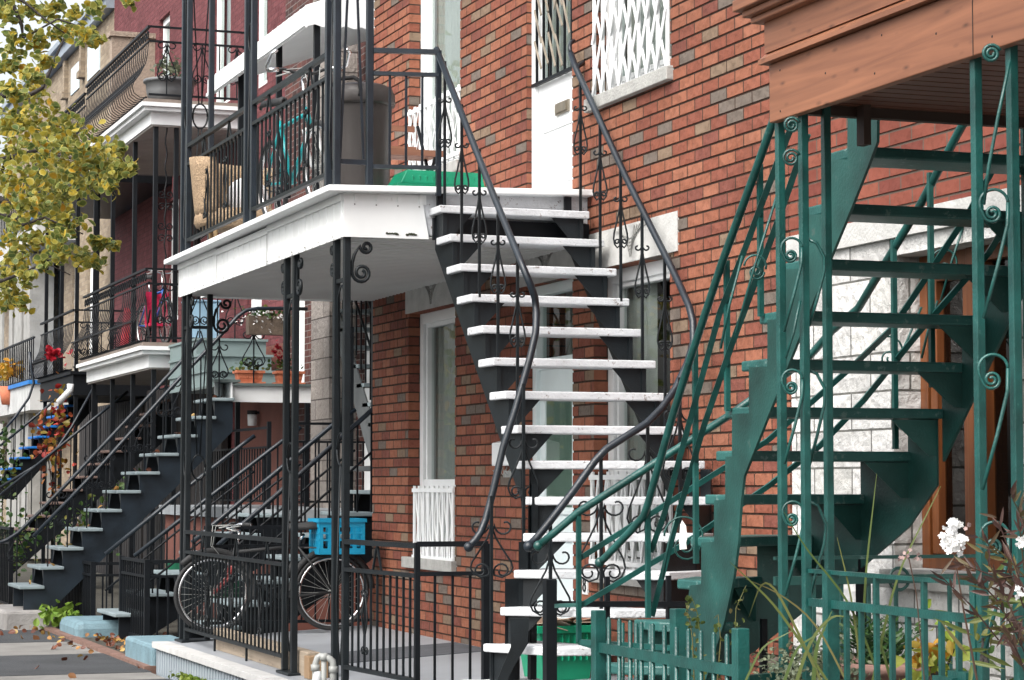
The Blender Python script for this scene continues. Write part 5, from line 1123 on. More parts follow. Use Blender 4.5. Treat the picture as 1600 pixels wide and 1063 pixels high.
# --- white metal awning of the brown house
AW = thing('awning', 'white sheet metal awning sloping from the brown house behind the balcony posts', 'awning', (5.15, 21, 5.5))
ax0, ay0, ay1, az = 5.15, 19.45, 23.4, 5.52
m_ = MB(); m_.prism([(ax0, ay0, az+.17), (XC-.002, ay0, az+.80), (XC-.002, ay0, az+.76), (ax0, ay0, az+.13)], (0, ay1-ay0, 0))
for i in range(20): y = ay0+.05+i*.2; m_.prism([(ax0, y, az+.175), (XC-.003, y, az+.805), (XC-.003, y, az+.83), (ax0, y, az+.2)], (0, .03, 0))
m_.ob('roof_sheet', whitep, AW)
m_ = MB(); m_.box(ax0-.02, ax0-.001, ay0, ay1, az-.01, az+.18); m_.box(ax0-.035, ax0-.02, ay0, ay1, az+.0, az+.035)
pts = [(ax0, ay0-.012, az+.17)]+[(XC-.002, ay0-.012, az+.8)]+[(XC-.002-(XC-ax0)*i/24, ay0-.012, az+(.022 if i % 2 else 0)) for i in range(25)]; m_.prism(pts, (0, .012, 0)); m_.ob('valance', whitep, AW)
m_ = MB(); m_.prism([(ax0+.01, ay0+.01, az+.10), (XC-.01, ay0+.01, az+.72), (XC-.01, ay0+.01, az+.70), (ax0+.01, ay0+.01, az+.08)], (0, ay1-ay0-.02, 0)); m_.ob('lining', paint('grey lining', (.62, .65, .66), .6, .06, 2), AW)
m_ = MB()
for y in (19.5, 20.85, 22.4): m_ = MB(); post(m_, ax0+.1, y, 3.55, az+.14, .05); m_.ob('post', ironfar, AW)
cb = thing('balcony', 'plain balcony of the brown house hidden behind the white one, under the metal awning', 'balcony', (5.2, 21, 3.4))
m_ = MB(); m_.box(5.12, XC-.003, 18.95, 23.6, 3.44, 3.55); m_.ob('slab', whitep, cb)
m_ = MB(); m_.tube([(6.4, 19.2, 3.55), (6.4, 19.2, 4.6)], .02, 6); m_.ball((6.4, 19.2, 4.72), .10, 10, 6); m_.ob('post_light', darkgap, None, 'dark lantern on a pole beside the dustbin, behind the balcony', 'lantern')

# ================================================================== stairs beyond the white house
def perp_stair(label, y0, y1, X0, z0, n, r, gx, tm, rails, str_m=ironfar, nose=.03, landing=None, bars=True, curl=True, th=.035, dens=1):
    st = thing('staircase', label, 'stairs', (X0, (y0+y1)/2, 0)); g = gx
    f_ = MB(); f_.box(X0-nose, X0+g+.03, y0-.02, y1+.02, z0-th, z0); first = f_.ob('tread', tm, st, bevel=.008)
    for i in range(1, n): clone(first, st, (g*i, 0, r*i))
    for y in (y0+.03, y1-.05):
        m_ = MB(); pts = []
        for i in range(n):
            pts += [(X0+g*i+.02, y, z0+r*i-th-.002), (X0+g*(i+1)+.02, y, z0+r*i-th-.002)]
        e = X0+g*n+.02
        poly = [(X0+.02, y, max(0, z0-.30))]+pts+[(e, y, z0+r*(n-1)-.36), (X0+.22, y, max(0.0, z0-.34))]
        m_.prism(poly, (0, .014, 0)); m_.ob('stringer', str_m, st)
    for i in range(n-1):
        x = X0+g*(i+1)+.03; za_ = z0+r*i; zb_ = z0+r*(i+1)-th-.003
        for tri in ([(x, y0+.05, za_), (x, y0+.2, zb_), (x, y0+.05, zb_)], [(x, y1-.06, za_), (x, y1-.06, zb_), (x, y1-.2, zb_)]): m_ = MB(); m_.prism(tri, (.008, 0, 0)); m_.ob('gusset', str_m, st)
    for pts, y in rails:
        W = [aY(px, py, y) for px, py in pts]; m_ = MB(); m_.tube(W, .021, 8); hr = m_.ob('handrail', ironb, st, smooth=True)
        if bars:
            if dens > 1: m_ = MB(); m_.tube([p-UPV*.36 for p in W], .011, 6); m_.ob('middle_rail', ironfar, hr, smooth=True)
            for ii in range(n*dens):
                i = ii//dens; m_ = MB(); x = X0+g*ii/dens+.06; zt = None
                for a, b in zip(W, W[1:]):
                    if (a.x-x)*(b.x-x) <= 0 and abs(a.x-b.x) > 1e-6: zt = a.z+(b.z-a.z)*(x-a.x)/(b.x-a.x)
                if zt and zt > z0+r*i+.2:
                    m_.bar((x, y, z0+r*i), (x, y, zt), .014)
                    if curl and i % 2 == 0: teardrop(m_, (x, y, z0+r*i+.55), Vector((1, 0, 0)), .34, .10, .007)
                if m_.v: m_.ob('baluster', ironfar, hr)
    return st
S_gray = perp_stair('black staircase with grey treads rising from a stone block to the planter landing', 24.3, 25.15, 3.42, .45, 11, .198, .20, bluegrey,
    [([(52, 839), (147, 740), (273, 600), (331, 539), (372, 494), (385, 485), (403, 482), (480, 483)], 24.3), ([(0, 848), (11, 844), (29, 832), (61, 801), (120, 740), (251, 600), (300, 547), (316, 530)], 25.15)], str_m=ironb)
b_ = MB(); b_.box(3.22, 3.78, 24.15, 25.6, -.1, .20); b_.ob('stone_block', paint('worn concrete block', (.26, .25, .24), .9, .2, 5, .5), None, 'worn grey stone step block at the foot of the grey tread staircase', 'stone block', bevel=.03)
LD = thing('landing', 'white edged landing with grey green steps up to the maroon house', 'landing', (6.2, 26, 2.4))
m_ = MB(); m_.prism([(5.62, 24.35, 2.42), (5.62, 24.35, 2.60), (5.70, 25.2, 2.60), (5.70, 25.2, 2.42)], (.02, 0, 0)); m_.box(5.80, XC-.003, 25.2, 25.24, 2.42, 2.60); m_.prism([(5.44, 24.36, 2.47), (5.80, 25.2, 2.42), (5.80, 25.2, 2.60), (5.44, 24.36, 2.60)], (.01, .01, 0)); m_.ob('fascia', whitep, LD)
m_ = MB(); m_.box(5.72, XC-.004, 25.16, 27.2, 2.601, 2.63); m_.prism([(5.40, 24.32, 2.601), (5.72, 24.32, 2.601), (5.78, 25.2, 2.601), (5.76, 25.2, 2.601)], (0, 0, .029)); m_.ob('deck', paint('grey green paint', (.085, .11, .108), .6, .1, 4), LD)
stp = paint('pale grey green paint', (.15, .20, .20), .6, .08, 4)
for i in range(3): m_ = MB(); m_.box(5.78, 6.62, 26.3+.27*i, 28.4, 2.632+.2*i, 2.832+.2*i-.03); m_.box(5.76, 6.64, 26.27+.27*i, 28.4, 2.803+.2*i, 2.831+.2*i); m_.ob('step', stp, LD)
m_ = MB(); m_.bar((5.9, 25.22, 0), (5.9, 25.22, 2.42), .05); m_.bar((6.7, 25.22, 1.2), (6.7, 25.22, 2.42), .05); m_.ob('post', ironfar, LD)
m_ = MB(); p = aY(397, 483, 25.2); m_.bar((p.x, 25.2, 2.6), (p.x, 25.2, p.z), .014); teardrop(m_, (p.x, 25.2, 3.18), Vector((1, 0, 0)), .36, .13, .007); m_.ob('scroll_baluster', ironfar, LD)
def pot_box(label, x0, x1, y, z): 
    t = thing('flower_pot', label, 'flower pot', ((x0+x1)/2, y, z)); m_ = MB()
    m_.add([(x0+.02, y-.07, z+.02), (x1-.02, y-.07, z+.02), (x1-.02, y+.07, z+.02), (x0+.02, y+.07, z+.02), (x0, y-.09, z+.14), (x1, y-.09, z+.14), (x1, y+.09, z+.14), (x0, y+.09, z+.14)], [(0, 3, 2, 1), (0, 1, 5, 4), (1, 2, 6, 5), (2, 3, 7, 6), (3, 0, 4, 7), (4, 5, 6, 7)])
    m_.box(x0-.015, x1+.015, y-.1, y+.1, z+.115, z+.145); m_.box(x0-.02, x1+.02, y-.1, y+.1, z, z+.018)
    for i in range(7): m_.ball((x0+.04+(x1-x0-.08)*i/6, y-.075, z+.07), .022, 6, 4, (1, .3, 1))
    m_.ob('pot', terra, t, bevel=.006); return t
def leaves(mb, rng, c, R, n, size, ring=False, aspect=.8):
    for _ in range(n):
        v = Vector((rng.gauss(0, .5), rng.gauss(0, .5), rng.gauss(0, .5))); mb.leaf((c[0]+v.x*R[0], c[1]+v.y*R[1], c[2]+v.z*R[2]), size*rng.uniform(.7, 1.25), rng, aspect=aspect, ring=ring)
    return mb
rg = random.Random(5)
t1 = pot_box('terracotta window box with low green leaves on the white edged landing', 5.90, 6.20, 25.32, 2.632); leaves(MB(), rg, (6.05, 25.32, 2.83), (.16, .08, .08), 70, .05).ob('plant', leafg, t1)
t2 = pot_box('terracotta window box with red geraniums on the white edged landing', 6.36, 6.66, 25.32, 2.632); leaves(MB(), rg, (6.46, 25.32, 2.86), (.14, .08, .10), 80, .05).ob('plant', leafg, t2)
leaves(MB(), rg, (6.36, 25.3, 3.02), (.06, .04, .06), 50, .035).ob('flower', flowR, t2); leaves(MB(), rg, (6.39, 25.3, 2.92), (.03, .03, .03), 16, .03).ob('flower', flowR, t2)
hb = thing('planter', 'weathered wooden planter with white flowers hung on the landing rail', 'planter', (6.25, 25.15, 3.15))
m_ = MB(); m_.box(5.98, 6.5, 25.05, 25.19, 3.17, 3.38); m_.ob('trough', paint('dark old wood', (.085, .062, .045), .85, .3, 12, .3), hb); leaves(MB(), rg, (6.2, 25.1, 3.41), (.26, .07, .06), 120, .045).ob('plant', leafg, hb); leaves(MB(), rg, (6.15, 25.05, 3.36), (.30, .06, .12), 60, .035).ob('flower', flowW, hb)
S_near = perp_stair('black staircase with pale blue grey treads right behind the porch bicycle', 18.85, 19.75, 4.18, .33, 8, .187, .245, bluegrey,
    [([(300, 848), (325, 827), (433, 737), (514, 669), (555, 640)], 19.7), ([(340, 853), (375, 823), (433, 773), (513, 702), (582, 640)], 18.9)], curl=False, dens=2)
S_mid = perp_stair('black staircase with pale treads rising to the grey porch slab', 21.9, 22.85, 3.98, .28, 6, .187, .27, bluegrey,
    [([(165, 866), (275, 776), (380, 694), (398, 681)], 22.85), ([(210, 869), (322, 781), (435, 694), (470, 668)], 21.9)], curl=False, dens=2)
m_ = MB()
for i in range(9): m_.box(6.10, 6.85, 20.1+.2*i-.02, 20.1+.2*i+.24, 1.86+.19*i-.2, 1.86+.19*i-.165)
UF = thing('staircase', 'upper flight with pale treads squeezed between the house corner and the stone pier', 'stairs', (6.4, 21, 1.6)); m_.ob('treads', bluegrey, UF)
m_ = MB(); m_.prism([(6.10, 20.1, 1.62), (6.10, 22.0, 3.42), (6.10, 22.0, 3.05), (6.10, 20.3, 1.35)], (.015, 0, 0)); m_.box(5.6, 6.85, 18.9, 20.1, 1.62, 1.66)
m_.ob('stringer', paint('grey steel', (.075, .082, .085), .6), UF)
m_ = MB(); m_.tube([(6.12, 20.0, 2.5), (6.12, 22.0, 4.35)], .02, 6); m_.tube([(6.12, 20.0, 2.1), (6.12, 22.0, 3.95)], .012, 6); m_.bar((5.63, 18.95, 1.3), (5.63, 18.95, 3.16), .05); m_.bar((5.64, 19.7, .2), (5.64, 19.7, 2.9), .03)
for i in range(12): m_.bar((6.12, 20.1+i*.16, 1.7+i*.148), (6.12, 20.1+i*.16, 2.55+i*.148), .014)
m_.ob('railing', ironfar, UF)
PC = thing('porch', 'pale grey porch slab of the brown house with black railings', 'porch', (6.1, 24.5, 1.2))
m_ = MB(); m_.box(5.62, XC-.003, 22.0, 28.2, 1.14, 1.25); m_.ob('slab', paint('grey porch slab', (.22, .24, .255), .7), PC); m_ = MB(); m_.box(5.7, XC-.004, 22.1, 28.2, .0, 1.139); m_.ob('base', paint('red brown painted brick', (.125, .042, .03)), PC)
for x, y in ((5.68, 22.88), (5.68, 25.62), (5.68, 22.05)): m_ = MB(); post(m_, x, y, 1.25, 2.14, .04); m_.ob('post', ironfar, PC)
railing(PC, (5.68, 22.9), (5.68, 25.6), 2.08, 1.88, 1.33, ironfar, 'street side railing', pitch=.12, rail=(.03, .025)); railing(PC, (5.70, 22.05), (6.8, 22.05), 2.10, 1.92, 1.33, ironfar, 'near side railing', pitch=.12, rail=(.03, .025))
S_brown = perp_stair('dark staircase with worn brown treads below the maroon house balcony', 32.6, 33.5, 3.95, .34, 14, .183, .205, paint('worn brown paint', (.15, .10, .085), .7, .25, 8),
    [([(0, 762), (66, 722), (90, 700), (112, 668), (147, 605)], 33.5), ([(0, 774), (145, 656), (200, 612)], 32.6)], curl=False)
S_blue = perp_stair('bright blue treads of a far stair behind red vines', 36.4, 37.3, 4.76, 1.60, 10, .165, .145, paint('bright blue tread', (.006, .13, .42), .45), [([(0, 680), (25, 650), (45, 622), (53, 598), (49, 575), (46, 550)], 37.3), ([(0, 697), (62, 646), (110, 605)], 36.4)], curl=False)

# ================================================================== low fences, kerb blocks
def lowfence(label, pts, h, pitch=.10, z=.03, mid=.82):
    t = thing('low_fence', label, 'fence', (*pts[0], z))
    for a, b in zip(pts, pts[1:]): railing(t, a, b, z+h, z+h*mid, z+.06, ironfar, None, pitch=pitch, bar_t=.016, rail=(.03, .03)) 
    for p in pts: m_ = MB(); post(m_, *p, z-.05, z+h+.02, .05); m_.ob('post', ironfar, t)
    A_, B_ = Vector((*pts[0], 0)), Vector((*pts[1], 0)); m_ = MB(); n = int((B_-A_).length/pitch)
    for i in range(n): c = A_.lerp(B_, (i+.5)/n); m_.bar(c+UPV*(z+h*mid), c+UPV*(z+h+.015), .014)
    m_.ob('picket_tips', ironfar, t); return t
lowfence('low black iron fence turning a corner at the grey tread staircase', [(4.06, 26.2), (4.06, 23.75), (4.75, 23.72)], .66)
lowfence('low black iron fence with a long corner pole beside the blue kerb block', [(4.1, 22.35), (4.12, 21.2), (5.4, 21.15)], .76)
b_ = MB(); b_.box(3.70, 4.3, 22.55, 23.65, -.1, .17); b_.ob('kerb_block', paleblue, None, 'rounded pale blue painted kerb block between the two low fences', 'kerb block', bevel=.07)
b_ = MB(); b_.box(3.68, 4.1, 18.72, 19.9, -.1, .2); b_.ob('kerb_block', paleblue, None, 'pale blue painted block touching the end of the white porch edge', 'kerb block', bevel=.03)
lowfence('thin black fence beyond the grey tread staircase, beside the hedge', [(3.75, 27.6), (3.75, 33.5)], .95, .14)
m_ = MB(); m_.box(3.9, 4.05, 28.2, 29.0, .02, .42)
for i in range(8): m_.box(3.895, 3.9, 28.22+i*.1, 28.28+i*.1, .04, .40)
gb = m_.ob('garden_chair', paint('dark green plastic', (.006, .10, .05), .5), None, 'dark green slatted plastic box in the garden behind the fence', 'plastic box'); gb.location = (5.05, 22.9, .35); gb.rotation_euler = (0, 0, PI/2)
# ================================================================== plants
def tree_crown(name, label, cat, base, limbs, clusters, leaf_m, size, seed, per=60, ring=False, trunk_r=.12, group=None, spread=(.28, .28, .22)):
    t = thing(name, label, cat, base, group); rg = random.Random(seed); m_ = MB()
    for pts, r0, r1 in limbs: m_.tube(pts, r0, 8, r2=r1)
    m_.ob('trunk', bark, t, smooth=True); m_ = MB()
    for c, k in clusters: leaves(m_, rg, c, tuple(s*k for s in spread), int(per*k), size, ring)
    m_.ob('crown', leaf_m, t); return t
rg = random.Random(11)
cl = []
def C(px, py, r, d=None):
    D = d or rg.uniform(12.6, 14.6); cl.append((aD(px, py, D), r/22.0))
for a in [(15, 25, 16), (45, 12, 14), (78, 22, 13), (25, 66, 15), (62, 62, 14), (98, 50, 15), (132, 52, 14), (118, 20, 10), (150, 62, 9), (16, 100, 15), (48, 118, 13), (70, 95, 10), (20, 140, 16), (56, 148, 13), (88, 8, 9), (150, 14, 8), (200, 2, 8), (12, 5, 14)]: C(*a)
for a in [(20, 190, 26), (62, 186, 26), (100, 205, 22), (132, 228, 22), (30, 232, 28), (78, 236, 28), (118, 262, 24), (156, 258, 20), (184, 266, 15), (202, 262, 9), (20, 278, 26), (62, 284, 28), (104, 296, 22), (146, 288, 17), (172, 292, 11), (185, 232, 8), (168, 238, 10)]: C(*a)
for a in [(28, 322, 24), (72, 324, 22), (96, 330, 13), (40, 352, 18), (85, 346, 14), (112, 350, 13), (18, 376, 18), (58, 378, 15), (92, 392, 14), (125, 402, 13), (160, 380, 9), (176, 386, 7), (146, 410, 10), (28, 408, 16), (10, 436, 14), (44, 432, 11), (70, 416, 9), (18, 462, 14), (34, 474, 9), (6, 478, 12), (150, 376, 8), (88, 372, 10)]: C(*a)
for _ in range(16):     # the rest of the crown, to the left of what is in view
    v = Vector((rg.uniform(-2.6, 1.2), rg.uniform(10.6, 16.5), rg.uniform(3.0, 7.5))); 
    pxx = v-OV; zc = pxx @ FV if False else pxx.dot(FV); sx = 800+F*pxx.dot(RV)/zc
    if sx < -40: cl.append((v, 1.6))
br = lambda *p: [aD(x, y, d) for x, y, d in p]
trunk = [Vector((-.6, 13.6, 0)), Vector((-.55, 13.55, 1.6)), Vector((-.4, 13.5, 3.2)), Vector((-.3, 13.6, 5.5)), Vector((-.3, 13.7, 7.0))]
limbs = [(trunk, .17, .05), ([trunk[2]]+br((-60, 330, 13.6), (0, 312, 13.5), (22, 318, 13.5), (60, 325, 13.5)), .04, .008), ([trunk[2]]+br((-60, 180, 13.4), (0, 148, 13.4), (40, 152, 13.4), (66, 138, 13.5), (100, 60, 13.6)), .035, .006),
         ([trunk[1]]+br((-80, 400, 13.6), (0, 275, 13.6), (14, 240, 13.6)), .03, .006), ([trunk[2]]+br((-50, 330, 13.4), (24, 338, 13.4), (36, 352, 13.4), (70, 340, 13.4), (130, 366, 13.4)), .02, .004), ([trunk[3]]+br((-40, -40, 13.5), (20, 8, 13.5), (34, 40, 13.5), (36, 60, 13.5), (90, 30, 13.5), (150, 50, 13.6)), .02, .004),
         ([trunk[2]]+br((0, 440, 13.4), (40, 425, 13.4), (70, 410, 13.4), (110, 430, 13.4)), .014, .003), ([trunk[2]]+br((0, 250, 13.6), (60, 235, 13.6), (120, 250, 13.6), (190, 262, 13.6)), .02, .003), ([trunk[3]]+br((40, 5, 13.6), (70, 30, 13.6), (105, 55, 13.6)), .012, .003)]
tree_crown('linden_tree', 'linden tree with round green leaves edged in yellow, reaching in from the street side', 'tree', (-.6, 13.6, 0), limbs, cl, leafm, .049, 21, per=95, ring=True, spread=(.12, .17, .095))
# street trees ahead whose colours show in the window panes
for i, (x, y) in enumerate(((-.3, 23.5), (-.2, 32.5))):
    rg2 = random.Random(40+i); cc = [(Vector((x+rg2.gauss(0, .9), y+rg2.gauss(0, 1.1), 4.9+rg2.gauss(0, 1.5))), 3.2) for _ in range(30)]
    tree_crown('street_tree', 'yellow green street tree at the kerb further along the street', 'tree', (x, y, 0), [([(x, y, 0), (x+.05, y, 2.6), (x, y+.1, 5)], .15, .05), ([(x, y, 3.2), (x+.7, y+.5, 4.8)], .06, .02), ([(x, y, 3.4), (x-.6, y-.6, 5.0)], .06, .02)], cc, leafm, .16, 60+i, per=22, group='street trees along the kerb', spread=(.30, .30, .28))
def bush(name, label, cat, c, R, n, size, m, seed, stems=6, group=None):
    t = thing(name, label, cat, (c[0], c[1], c[2]-R[2]), group); rg = random.Random(seed); m_ = MB()
    for _ in range(stems): m_.tube([(c[0]+rg.gauss(0, .1)*R[0], c[1]+rg.gauss(0, .1)*R[1], c[2]-R[2]), (c[0]+rg.gauss(0, .4)*R[0], c[1]+rg.gauss(0, .4)*R[1], c[2]+R[2]*.5)], .008, 5, r2=.003)
    m_.ob('stems', bark, t); leaves(MB(), rg, c, R, n, size).ob('foliage', m, t); return t
bush('shrub', 'tall leafy green shrub in front of the far blue edged balcony', 'shrub', (4.42, 34, 1.75), (.28, .4, .55), 200, .08, leafg, 3)
bush('shrub', 'low spreading green shrub beneath the far blue treads', 'shrub', (4.1, 30.5, .75), (.35, 1.4, .40), 330, .07, leafg, 4)
bush('shrub', 'yellowish green shrub behind the grey tread staircase', 'shrub', (5.15, 30.8, .9), (.35, .5, .35), 150, .08, leafg, 5)
bush('shrub', 'small green shrub behind the brown tread stair', 'shrub', (5.5, 30.2, 1.3), (.25, .3, .25), 110, .08, leafg, 6)
bush('weed', 'small light green weed at the foot of the stone block', 'weed', (3.80, 24.05, .14), (.22, .22, .13), 120, .09, foliage('light weed', [(0, (.12, .22, .03)), (1, (.20, .30, .05))], None, .3), 7, 3)
vn = bush('vine', 'red and orange creeper hanging over the far black balcony and posts', 'vine', (5.3, 34.6, 2.2), (.30, .3, .75), 120, .10, leafr, 8, 5)
leaves(MB(), random.Random(9), aD(92, 700, 34.5), (.2, .3, 1.0), 60, .10).ob('foliage', foliage('olive vine leaves', [(0, (.14, .15, .02)), (.5, (.30, .20, .03)), (1, (.36, .09, .03))], None, .3), vn)
fl = thing('flower_basket', 'red flowers hanging on the bulging railing of the far black balcony', 'flowers', tuple(aD(86, 550, 34.8))); leaves(MB(), random.Random(3), aD(84, 552, 34.6), (.14, .2, .10), 40, .10).ob('flowers', flowR, fl)
yf = thing('flower_pot', 'yellow flowers in a brown pot on the far blue edged balcony', 'flower pot', (5.9, 44, 3.4)); p = aD(14, 580, 44.5); leaves(MB(), random.Random(4), p, (.30, .3, .17), 120, .12).ob('flowers', leafy, yf); m_ = MB(); m_.lathe((p.x, p.y, p.z-.75), [(.13, .1), (.19, .45)], 12); m_.ob('pot', terra, yf, smooth=True)
leaves(MB(), random.Random(6), (5.85, 28.9, 6.78), (.20, .2, .18), 160, .06).ob('plant', leafgg, pp)
# moss at the porch skirt, leaf litter along the kerb
m_ = MB(); rg = random.Random(15)
for _ in range(220): m_.leaf((3.66+rg.gauss(0, .04), 16.9+rg.gauss(0, .32), .02+rg.uniform(0, .05)), .04, rg, ring=False)
m_.ob('moss', foliage('moss green', [(0, (.08, .14, .015)), (1, (.16, .20, .03))], None, .2), kind='stuff')
m_ = MB()
for _ in range(420):
    y = rg.uniform(19.8, 29); x = 3.86+abs(rg.gauss(0, .28)) if rg.random() < .85 else 3.6-abs(rg.gauss(0, .1)); m_.leaf((x-.1, y, .03+rg.uniform(0, .03)), .05, rg, ring=False)
for _ in range(42):
    y = rg.uniform(22.5, 27); x = 3.6-abs(rg.gauss(0, .45)); m_.leaf((x, y, .02), .075, rg, ring=False)
for _ in range(8): m_.leaf((rg.uniform(2.5, 3.6), rg.uniform(18, 22), .015), .07, rg, ring=False)
for i in range(11):
    for _ in range(2): m_.leaf((3.5+.2*i+rg.uniform(-.05, .1), rg.uniform(24.4, 25.0), .47+.198*i), .06, rg, ring=False)
m_.ob('fallen_leaves', litter, kind='stuff')
# --- near garden behind the green gate
def grassplant(name, label, base, blades, m):
    t = thing(name, label, 'grass plant', base); m_ = MB()
    for pts, w_ in blades:
        P = [Vector(p) for p in pts]; n = len(P); side = RV
        # smooth the blade with a quadratic curve
        Q = []
        for i in range(13):
            u = i/12*(n-1); k = min(int(u), n-2); Q.append(P[k].lerp(P[k+1], u-k))
        for _ in range(3): Q = [Q[0]]+[(Q[i-1]+Q[i]*2+Q[i+1])/4 for i in range(1, len(Q)-1)]+[Q[-1]]
        vs = []
        for i, q in enumerate(Q):
            d = (Q[min(i+1, 12)]-Q[max(i-1, 0)]).normalized(); s_ = d.cross(FV)
            s_ = s_.normalized() if s_.length > 1e-4 else RV
            ww = w_*(1-(i/12)**2.2)*.34+.0006; vs += [q-s_*ww, q+s_*ww+FV*.002]
        m_.add(vs, [(2*i, 2*i+1, 2*i+3, 2*i+2) for i in range(12)])
    m_.ob('leaf_blade', m, t); return t
D = 8.0
bl = lambda *p, d=7.9: [aD(x, y, d) for x, y in p]
grassplant('grass_plant', 'long arching green grass blades behind the green gate', tuple(aD(1330, 1060, 8.4)), [
    (bl((1300, 1075), (1215, 950), (1180, 915), (1140, 878)), .012), (bl((1330, 1080), (1275, 970), (1215, 925), (1165, 905)), .009), (bl((1380, 1075), (1330, 940), (1260, 860), (1225, 800)), .011),
    (bl((1345, 1080), (1352, 900), (1370, 740)), .012), (bl((1360, 1080), (1400, 900), (1470, 760)), .012), (bl((1350, 1080), (1330, 930), (1308, 840)), .010), 
    (bl((1240, 1080), (1265, 1000), (1300, 960), (1326, 965)), .016), (bl((1270, 1080), (1275, 1010), (1300, 955)), .020), (bl((1220, 1080), (1245, 1010), (1290, 985)), .014), (bl((1160, 1075), (1190, 1010), (1240, 985)), .010),
    (bl((1290, 1080), (1215, 920), (1190, 905), (1170, 965)), .012), (bl((1400, 1090), (1380, 1020), (1370, 980)), .014)], blade)
gp = thing('potted_plant', 'dense dark green plant in a brown clay pot behind the garden gate', 'potted plant', tuple(aD(1365, 1075, 8.6)))
m_ = MB(); c = aD(1375, 1075, 8.5); m_.lathe((c.x, c.y, c.z-.2), [(.16, 0), (.20, .16), (.205, .26), (.235, .265), (.235, .30), (.19, .30), (.18, .27)], 24); m_.ob('pot', paint('brown clay', (.24, .14, .115), .8, .12, 8, .2), gp, smooth=True)
m_ = MB(); rg = random.Random(31)
for _ in range(120):
    b = aD(1366+rg.gauss(0, 8), 1050+rg.gauss(0, 8), 8.5+rg.gauss(0, .05)); d = Vector((rg.gauss(0, .6), rg.gauss(0, .6), 1.0)).normalized(); L = rg.uniform(.10, .24)
    for k in range(9):
        q = b+d*(L*(k+2)/10); a = rg.uniform(0, 2*PI); s_ = Vector((math.cos(a), math.sin(a), .55)).normalized(); e = q+s_*.045; w_ = s_.cross(d).normalized()*.006; m_.add([q, q+s_*.02+w_, e, q+s_*.02-w_], [(0, 1, 2, 3)])
m_.ob('foliage', leafd, gp)
bush('shrub', 'soft grey green bush low behind the green front fence', 'shrub', tuple(aD(1262, 1055, 8.3)), (.16, .2, .10), 1500, .018, leafgg, 12, 4)
yb_ = bush('flowering_plant', 'yellow flowering plant low behind the gate beside the clay pot', 'flowering plant', tuple(aD(1462, 1040, 7.9)), (.12, .14, .12), 60, .055, foliage('lime leaves', [(0, (.16, .24, .03)), (1, (.30, .32, .06))], None, .35), 13, 5)
leaves(MB(), random.Random(14), aD(1448, 1020, 7.85), (.075, .08, .085), 26, .05).ob('flowers', leafy, yb_)
tw = thing('twig_plant', 'thin dry shoots rising between the green pickets', 'plant', tuple(aD(1140, 1070, 9.2))); m_ = MB(); lf = MB(); rg = random.Random(17)
for pts in (((1102, 1075), (1096, 1010), (1090, 960), (1080, 930), (1070, 960)), ((1150, 1075), (1148, 1000), (1150, 950), (1166, 915)), ((1120, 1075), (1126, 1000), (1122, 960)), ((1085, 1075), (1082, 1000), (1076, 960))):
    P = [aD(x, y, 8.9) for x, y in pts]; m_.tube(P, .003, 5, r2=.0015)
    for a, b in zip(P, P[1:]):
        for _ in range(7): lf.leaf(a.lerp(b, rg.random())+Vector((rg.gauss(0, .012), rg.gauss(0, .012), 0)), .022, rg, ring=False)
m_.ob('stems', blade, tw); lf.ob('leaves', blade, tw)
# white phlox and purple brown foliage at the right edge
ph = thing('phlox', 'white phlox flower head on a stem before the dark window', 'flower', tuple(aD(1500, 1060, 6.6))); m_ = MB(); m_.tube([aD(1530, 1080, 6.5), aD(1505, 950, 6.5), aD(1491, 865, 6.5)], .004, 6, r2=.002); m_.ob('stem', leafp, ph)
m_ = MB(); rg = random.Random(23)
def floret(mb, c, r):
    n_ = (-FV+RV*rg.gauss(0, .6)+UPV*rg.gauss(.2, .6)).normalized(); a = n_.cross(UPV).normalized(); b = n_.cross(a)
    vs = [c+n_*(-r*.1)]
    for k in range(20): t_ = 2*PI*k/20; rr = r*(.62+.38*abs(math.cos(2.5*t_))); vs.append(c+a*(rr*math.cos(t_))+b*(rr*math.sin(t_))+n_*(r*.12*math.sin(5*t_)))
    mb.add(vs, [(0, 1+k, 1+(k+1) % 20) for k in range(20)])
for (x, y, s_) in ((1490, 825, 11), (1483, 840, 13), (1497, 845, 13), (1490, 856, 12), (1478, 848, 8), (1503, 842, 8), (1488, 818, 6)):
    for _ in range(9): floret(m_, aD(x+rg.gauss(0, s_*.42), y+rg.gauss(0, s_*.42), 6.5+rg.gauss(0, .012)), .0125)
m_.ob('flower_head', flowW, ph)
ph2 = thing('phlox', 'loose white petals half hidden among the purple brown leaves', 'flower', tuple(aD(1595, 1000, 6.2))); m_ = MB()
for (x, y) in ((1598, 925), (1602, 848)):
    for _ in range(8): floret(m_, aD(x+rg.gauss(0, 6), y+rg.gauss(0, 6), 6.2), .012)
m_.ob('flower_head', flowW, ph2)
dp = thing('flower', 'small faded pink flower heads on thin stems by the window sill', 'flower', tuple(aD(1420, 960, 8.0))); m_ = MB()
for (x, y) in ((1420, 868), (1412, 872), (1434, 870), (1516, 822)):
    for _ in range(4): floret(m_, aD(x+rg.gauss(0, 4), y+rg.gauss(0, 3), 6.8), .007)
m_.ob('flower_head', foliage('faded petals', [(0, (.30, .20, .19)), (1, (.40, .30, .28))], None, .2), dp)
m_ = MB(); m_.tube([aD(1445, 1070, 6.8), aD(1432, 930, 6.8), aD(1420, 872, 6.8)], .002, 5); m_.ob('stem', leafp, dp)
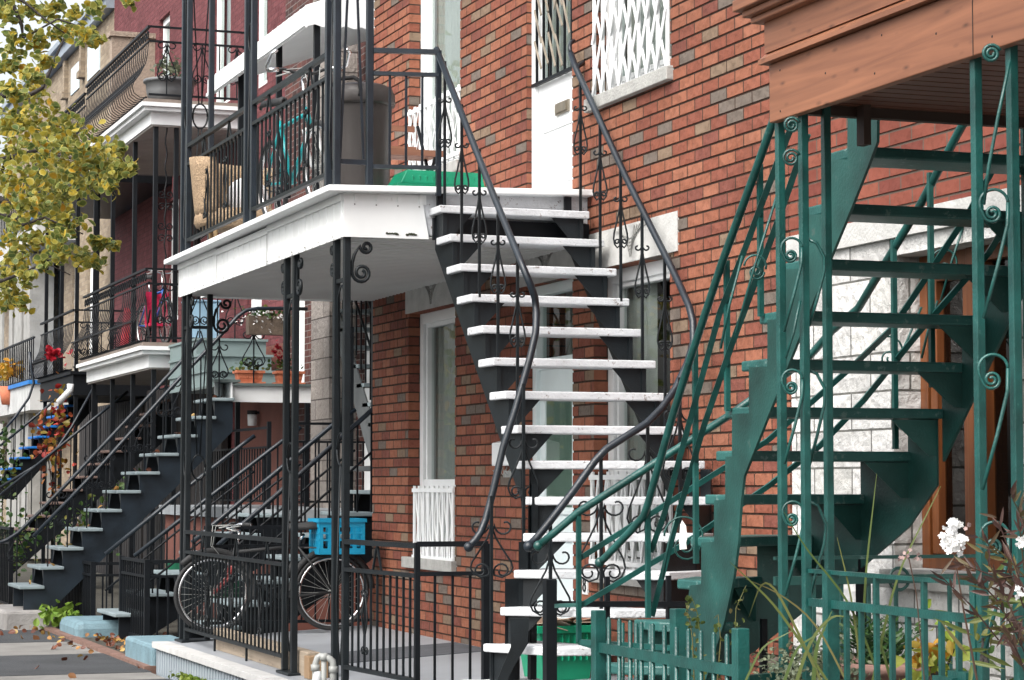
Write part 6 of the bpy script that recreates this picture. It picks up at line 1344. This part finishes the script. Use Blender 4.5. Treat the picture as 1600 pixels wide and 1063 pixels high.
pl = thing('purple_plant', 'purple brown leafy perennial in front of the near green column', 'plant', tuple(aD(1590, 1070, 6.2))); m_ = MB(); st_ = MB()
def lance(mb, c, d, L, w_):
    d = d.normalized(); s_ = d.cross(FV+UPV*rg.gauss(0, .4)+RV*rg.gauss(0, .3)).normalized()*w_; n_ = d.cross(s_).normalized()*w_*.35
    mb.add([c, c+d*L*.3+s_-n_*0, c+d*L*.65+s_*.8, c+d*L, c+d*L*.65-s_*.8+n_, c+d*L*.3-s_+n_], [(0, 1, 2, 3), (0, 3, 4, 5)])
sprigs = [((1600, 1000), (1540, 870)), ((1610, 960), (1560, 815)), ((1600, 930), (1500, 880)), ((1605, 1010), (1550, 935)), ((1600, 900), (1530, 840)), ((1612, 850), (1580, 775)), ((1610, 1040), (1570, 960)), ((1560, 1000), (1470, 900)), ((1600, 950), (1575, 890)), ((1600, 890), (1590, 800)), ((1605, 1060), (1580, 1000)), ((1560, 940), (1510, 900)), ((1620, 905), (1555, 905)), ((1620, 985), (1560, 985))]
for i, (a, b) in enumerate(sprigs):
    P, Q = aD(*a, 6.15+.06*(i % 5)), aD(*b, 6.1+.06*(i % 5)); st_.tube([P, (P+Q)/2+UPV*.01, Q], .0025, 5, r2=.0015)
    for k in range(11):
        t_ = rg.uniform(.25, 1.05); c = P.lerp(Q, t_); d = (Q-P).normalized()*.8+RV*rg.gauss(0, .7)+UPV*rg.gauss(.1, .6)+FV*rg.gauss(0, .5); lance(m_, c, d, rg.uniform(.035, .068), rg.uniform(.0035, .006))
m_.ob('leaves', leafp, pl); st_.ob('stems', leafp, pl)
pg = bush('green_plant', 'slender yellow green leaves behind the gate latch', 'plant', tuple(aD(1540, 1010, 6.9)), (.03, .05, .05), 4, .03, leafg, 19, 2)
m_ = MB()
for _ in range(46):
    c = aD(1510+rg.uniform(0, 110), 990+rg.gauss(0, 40), 6.9+rg.gauss(0, .15)); lance(m_, c, RV*rg.gauss(0, 1)+UPV*rg.gauss(.1, .5)+FV*rg.gauss(0, .5), rg.uniform(.06, .14), .007)
m_.ob('leaves', blade, pg)
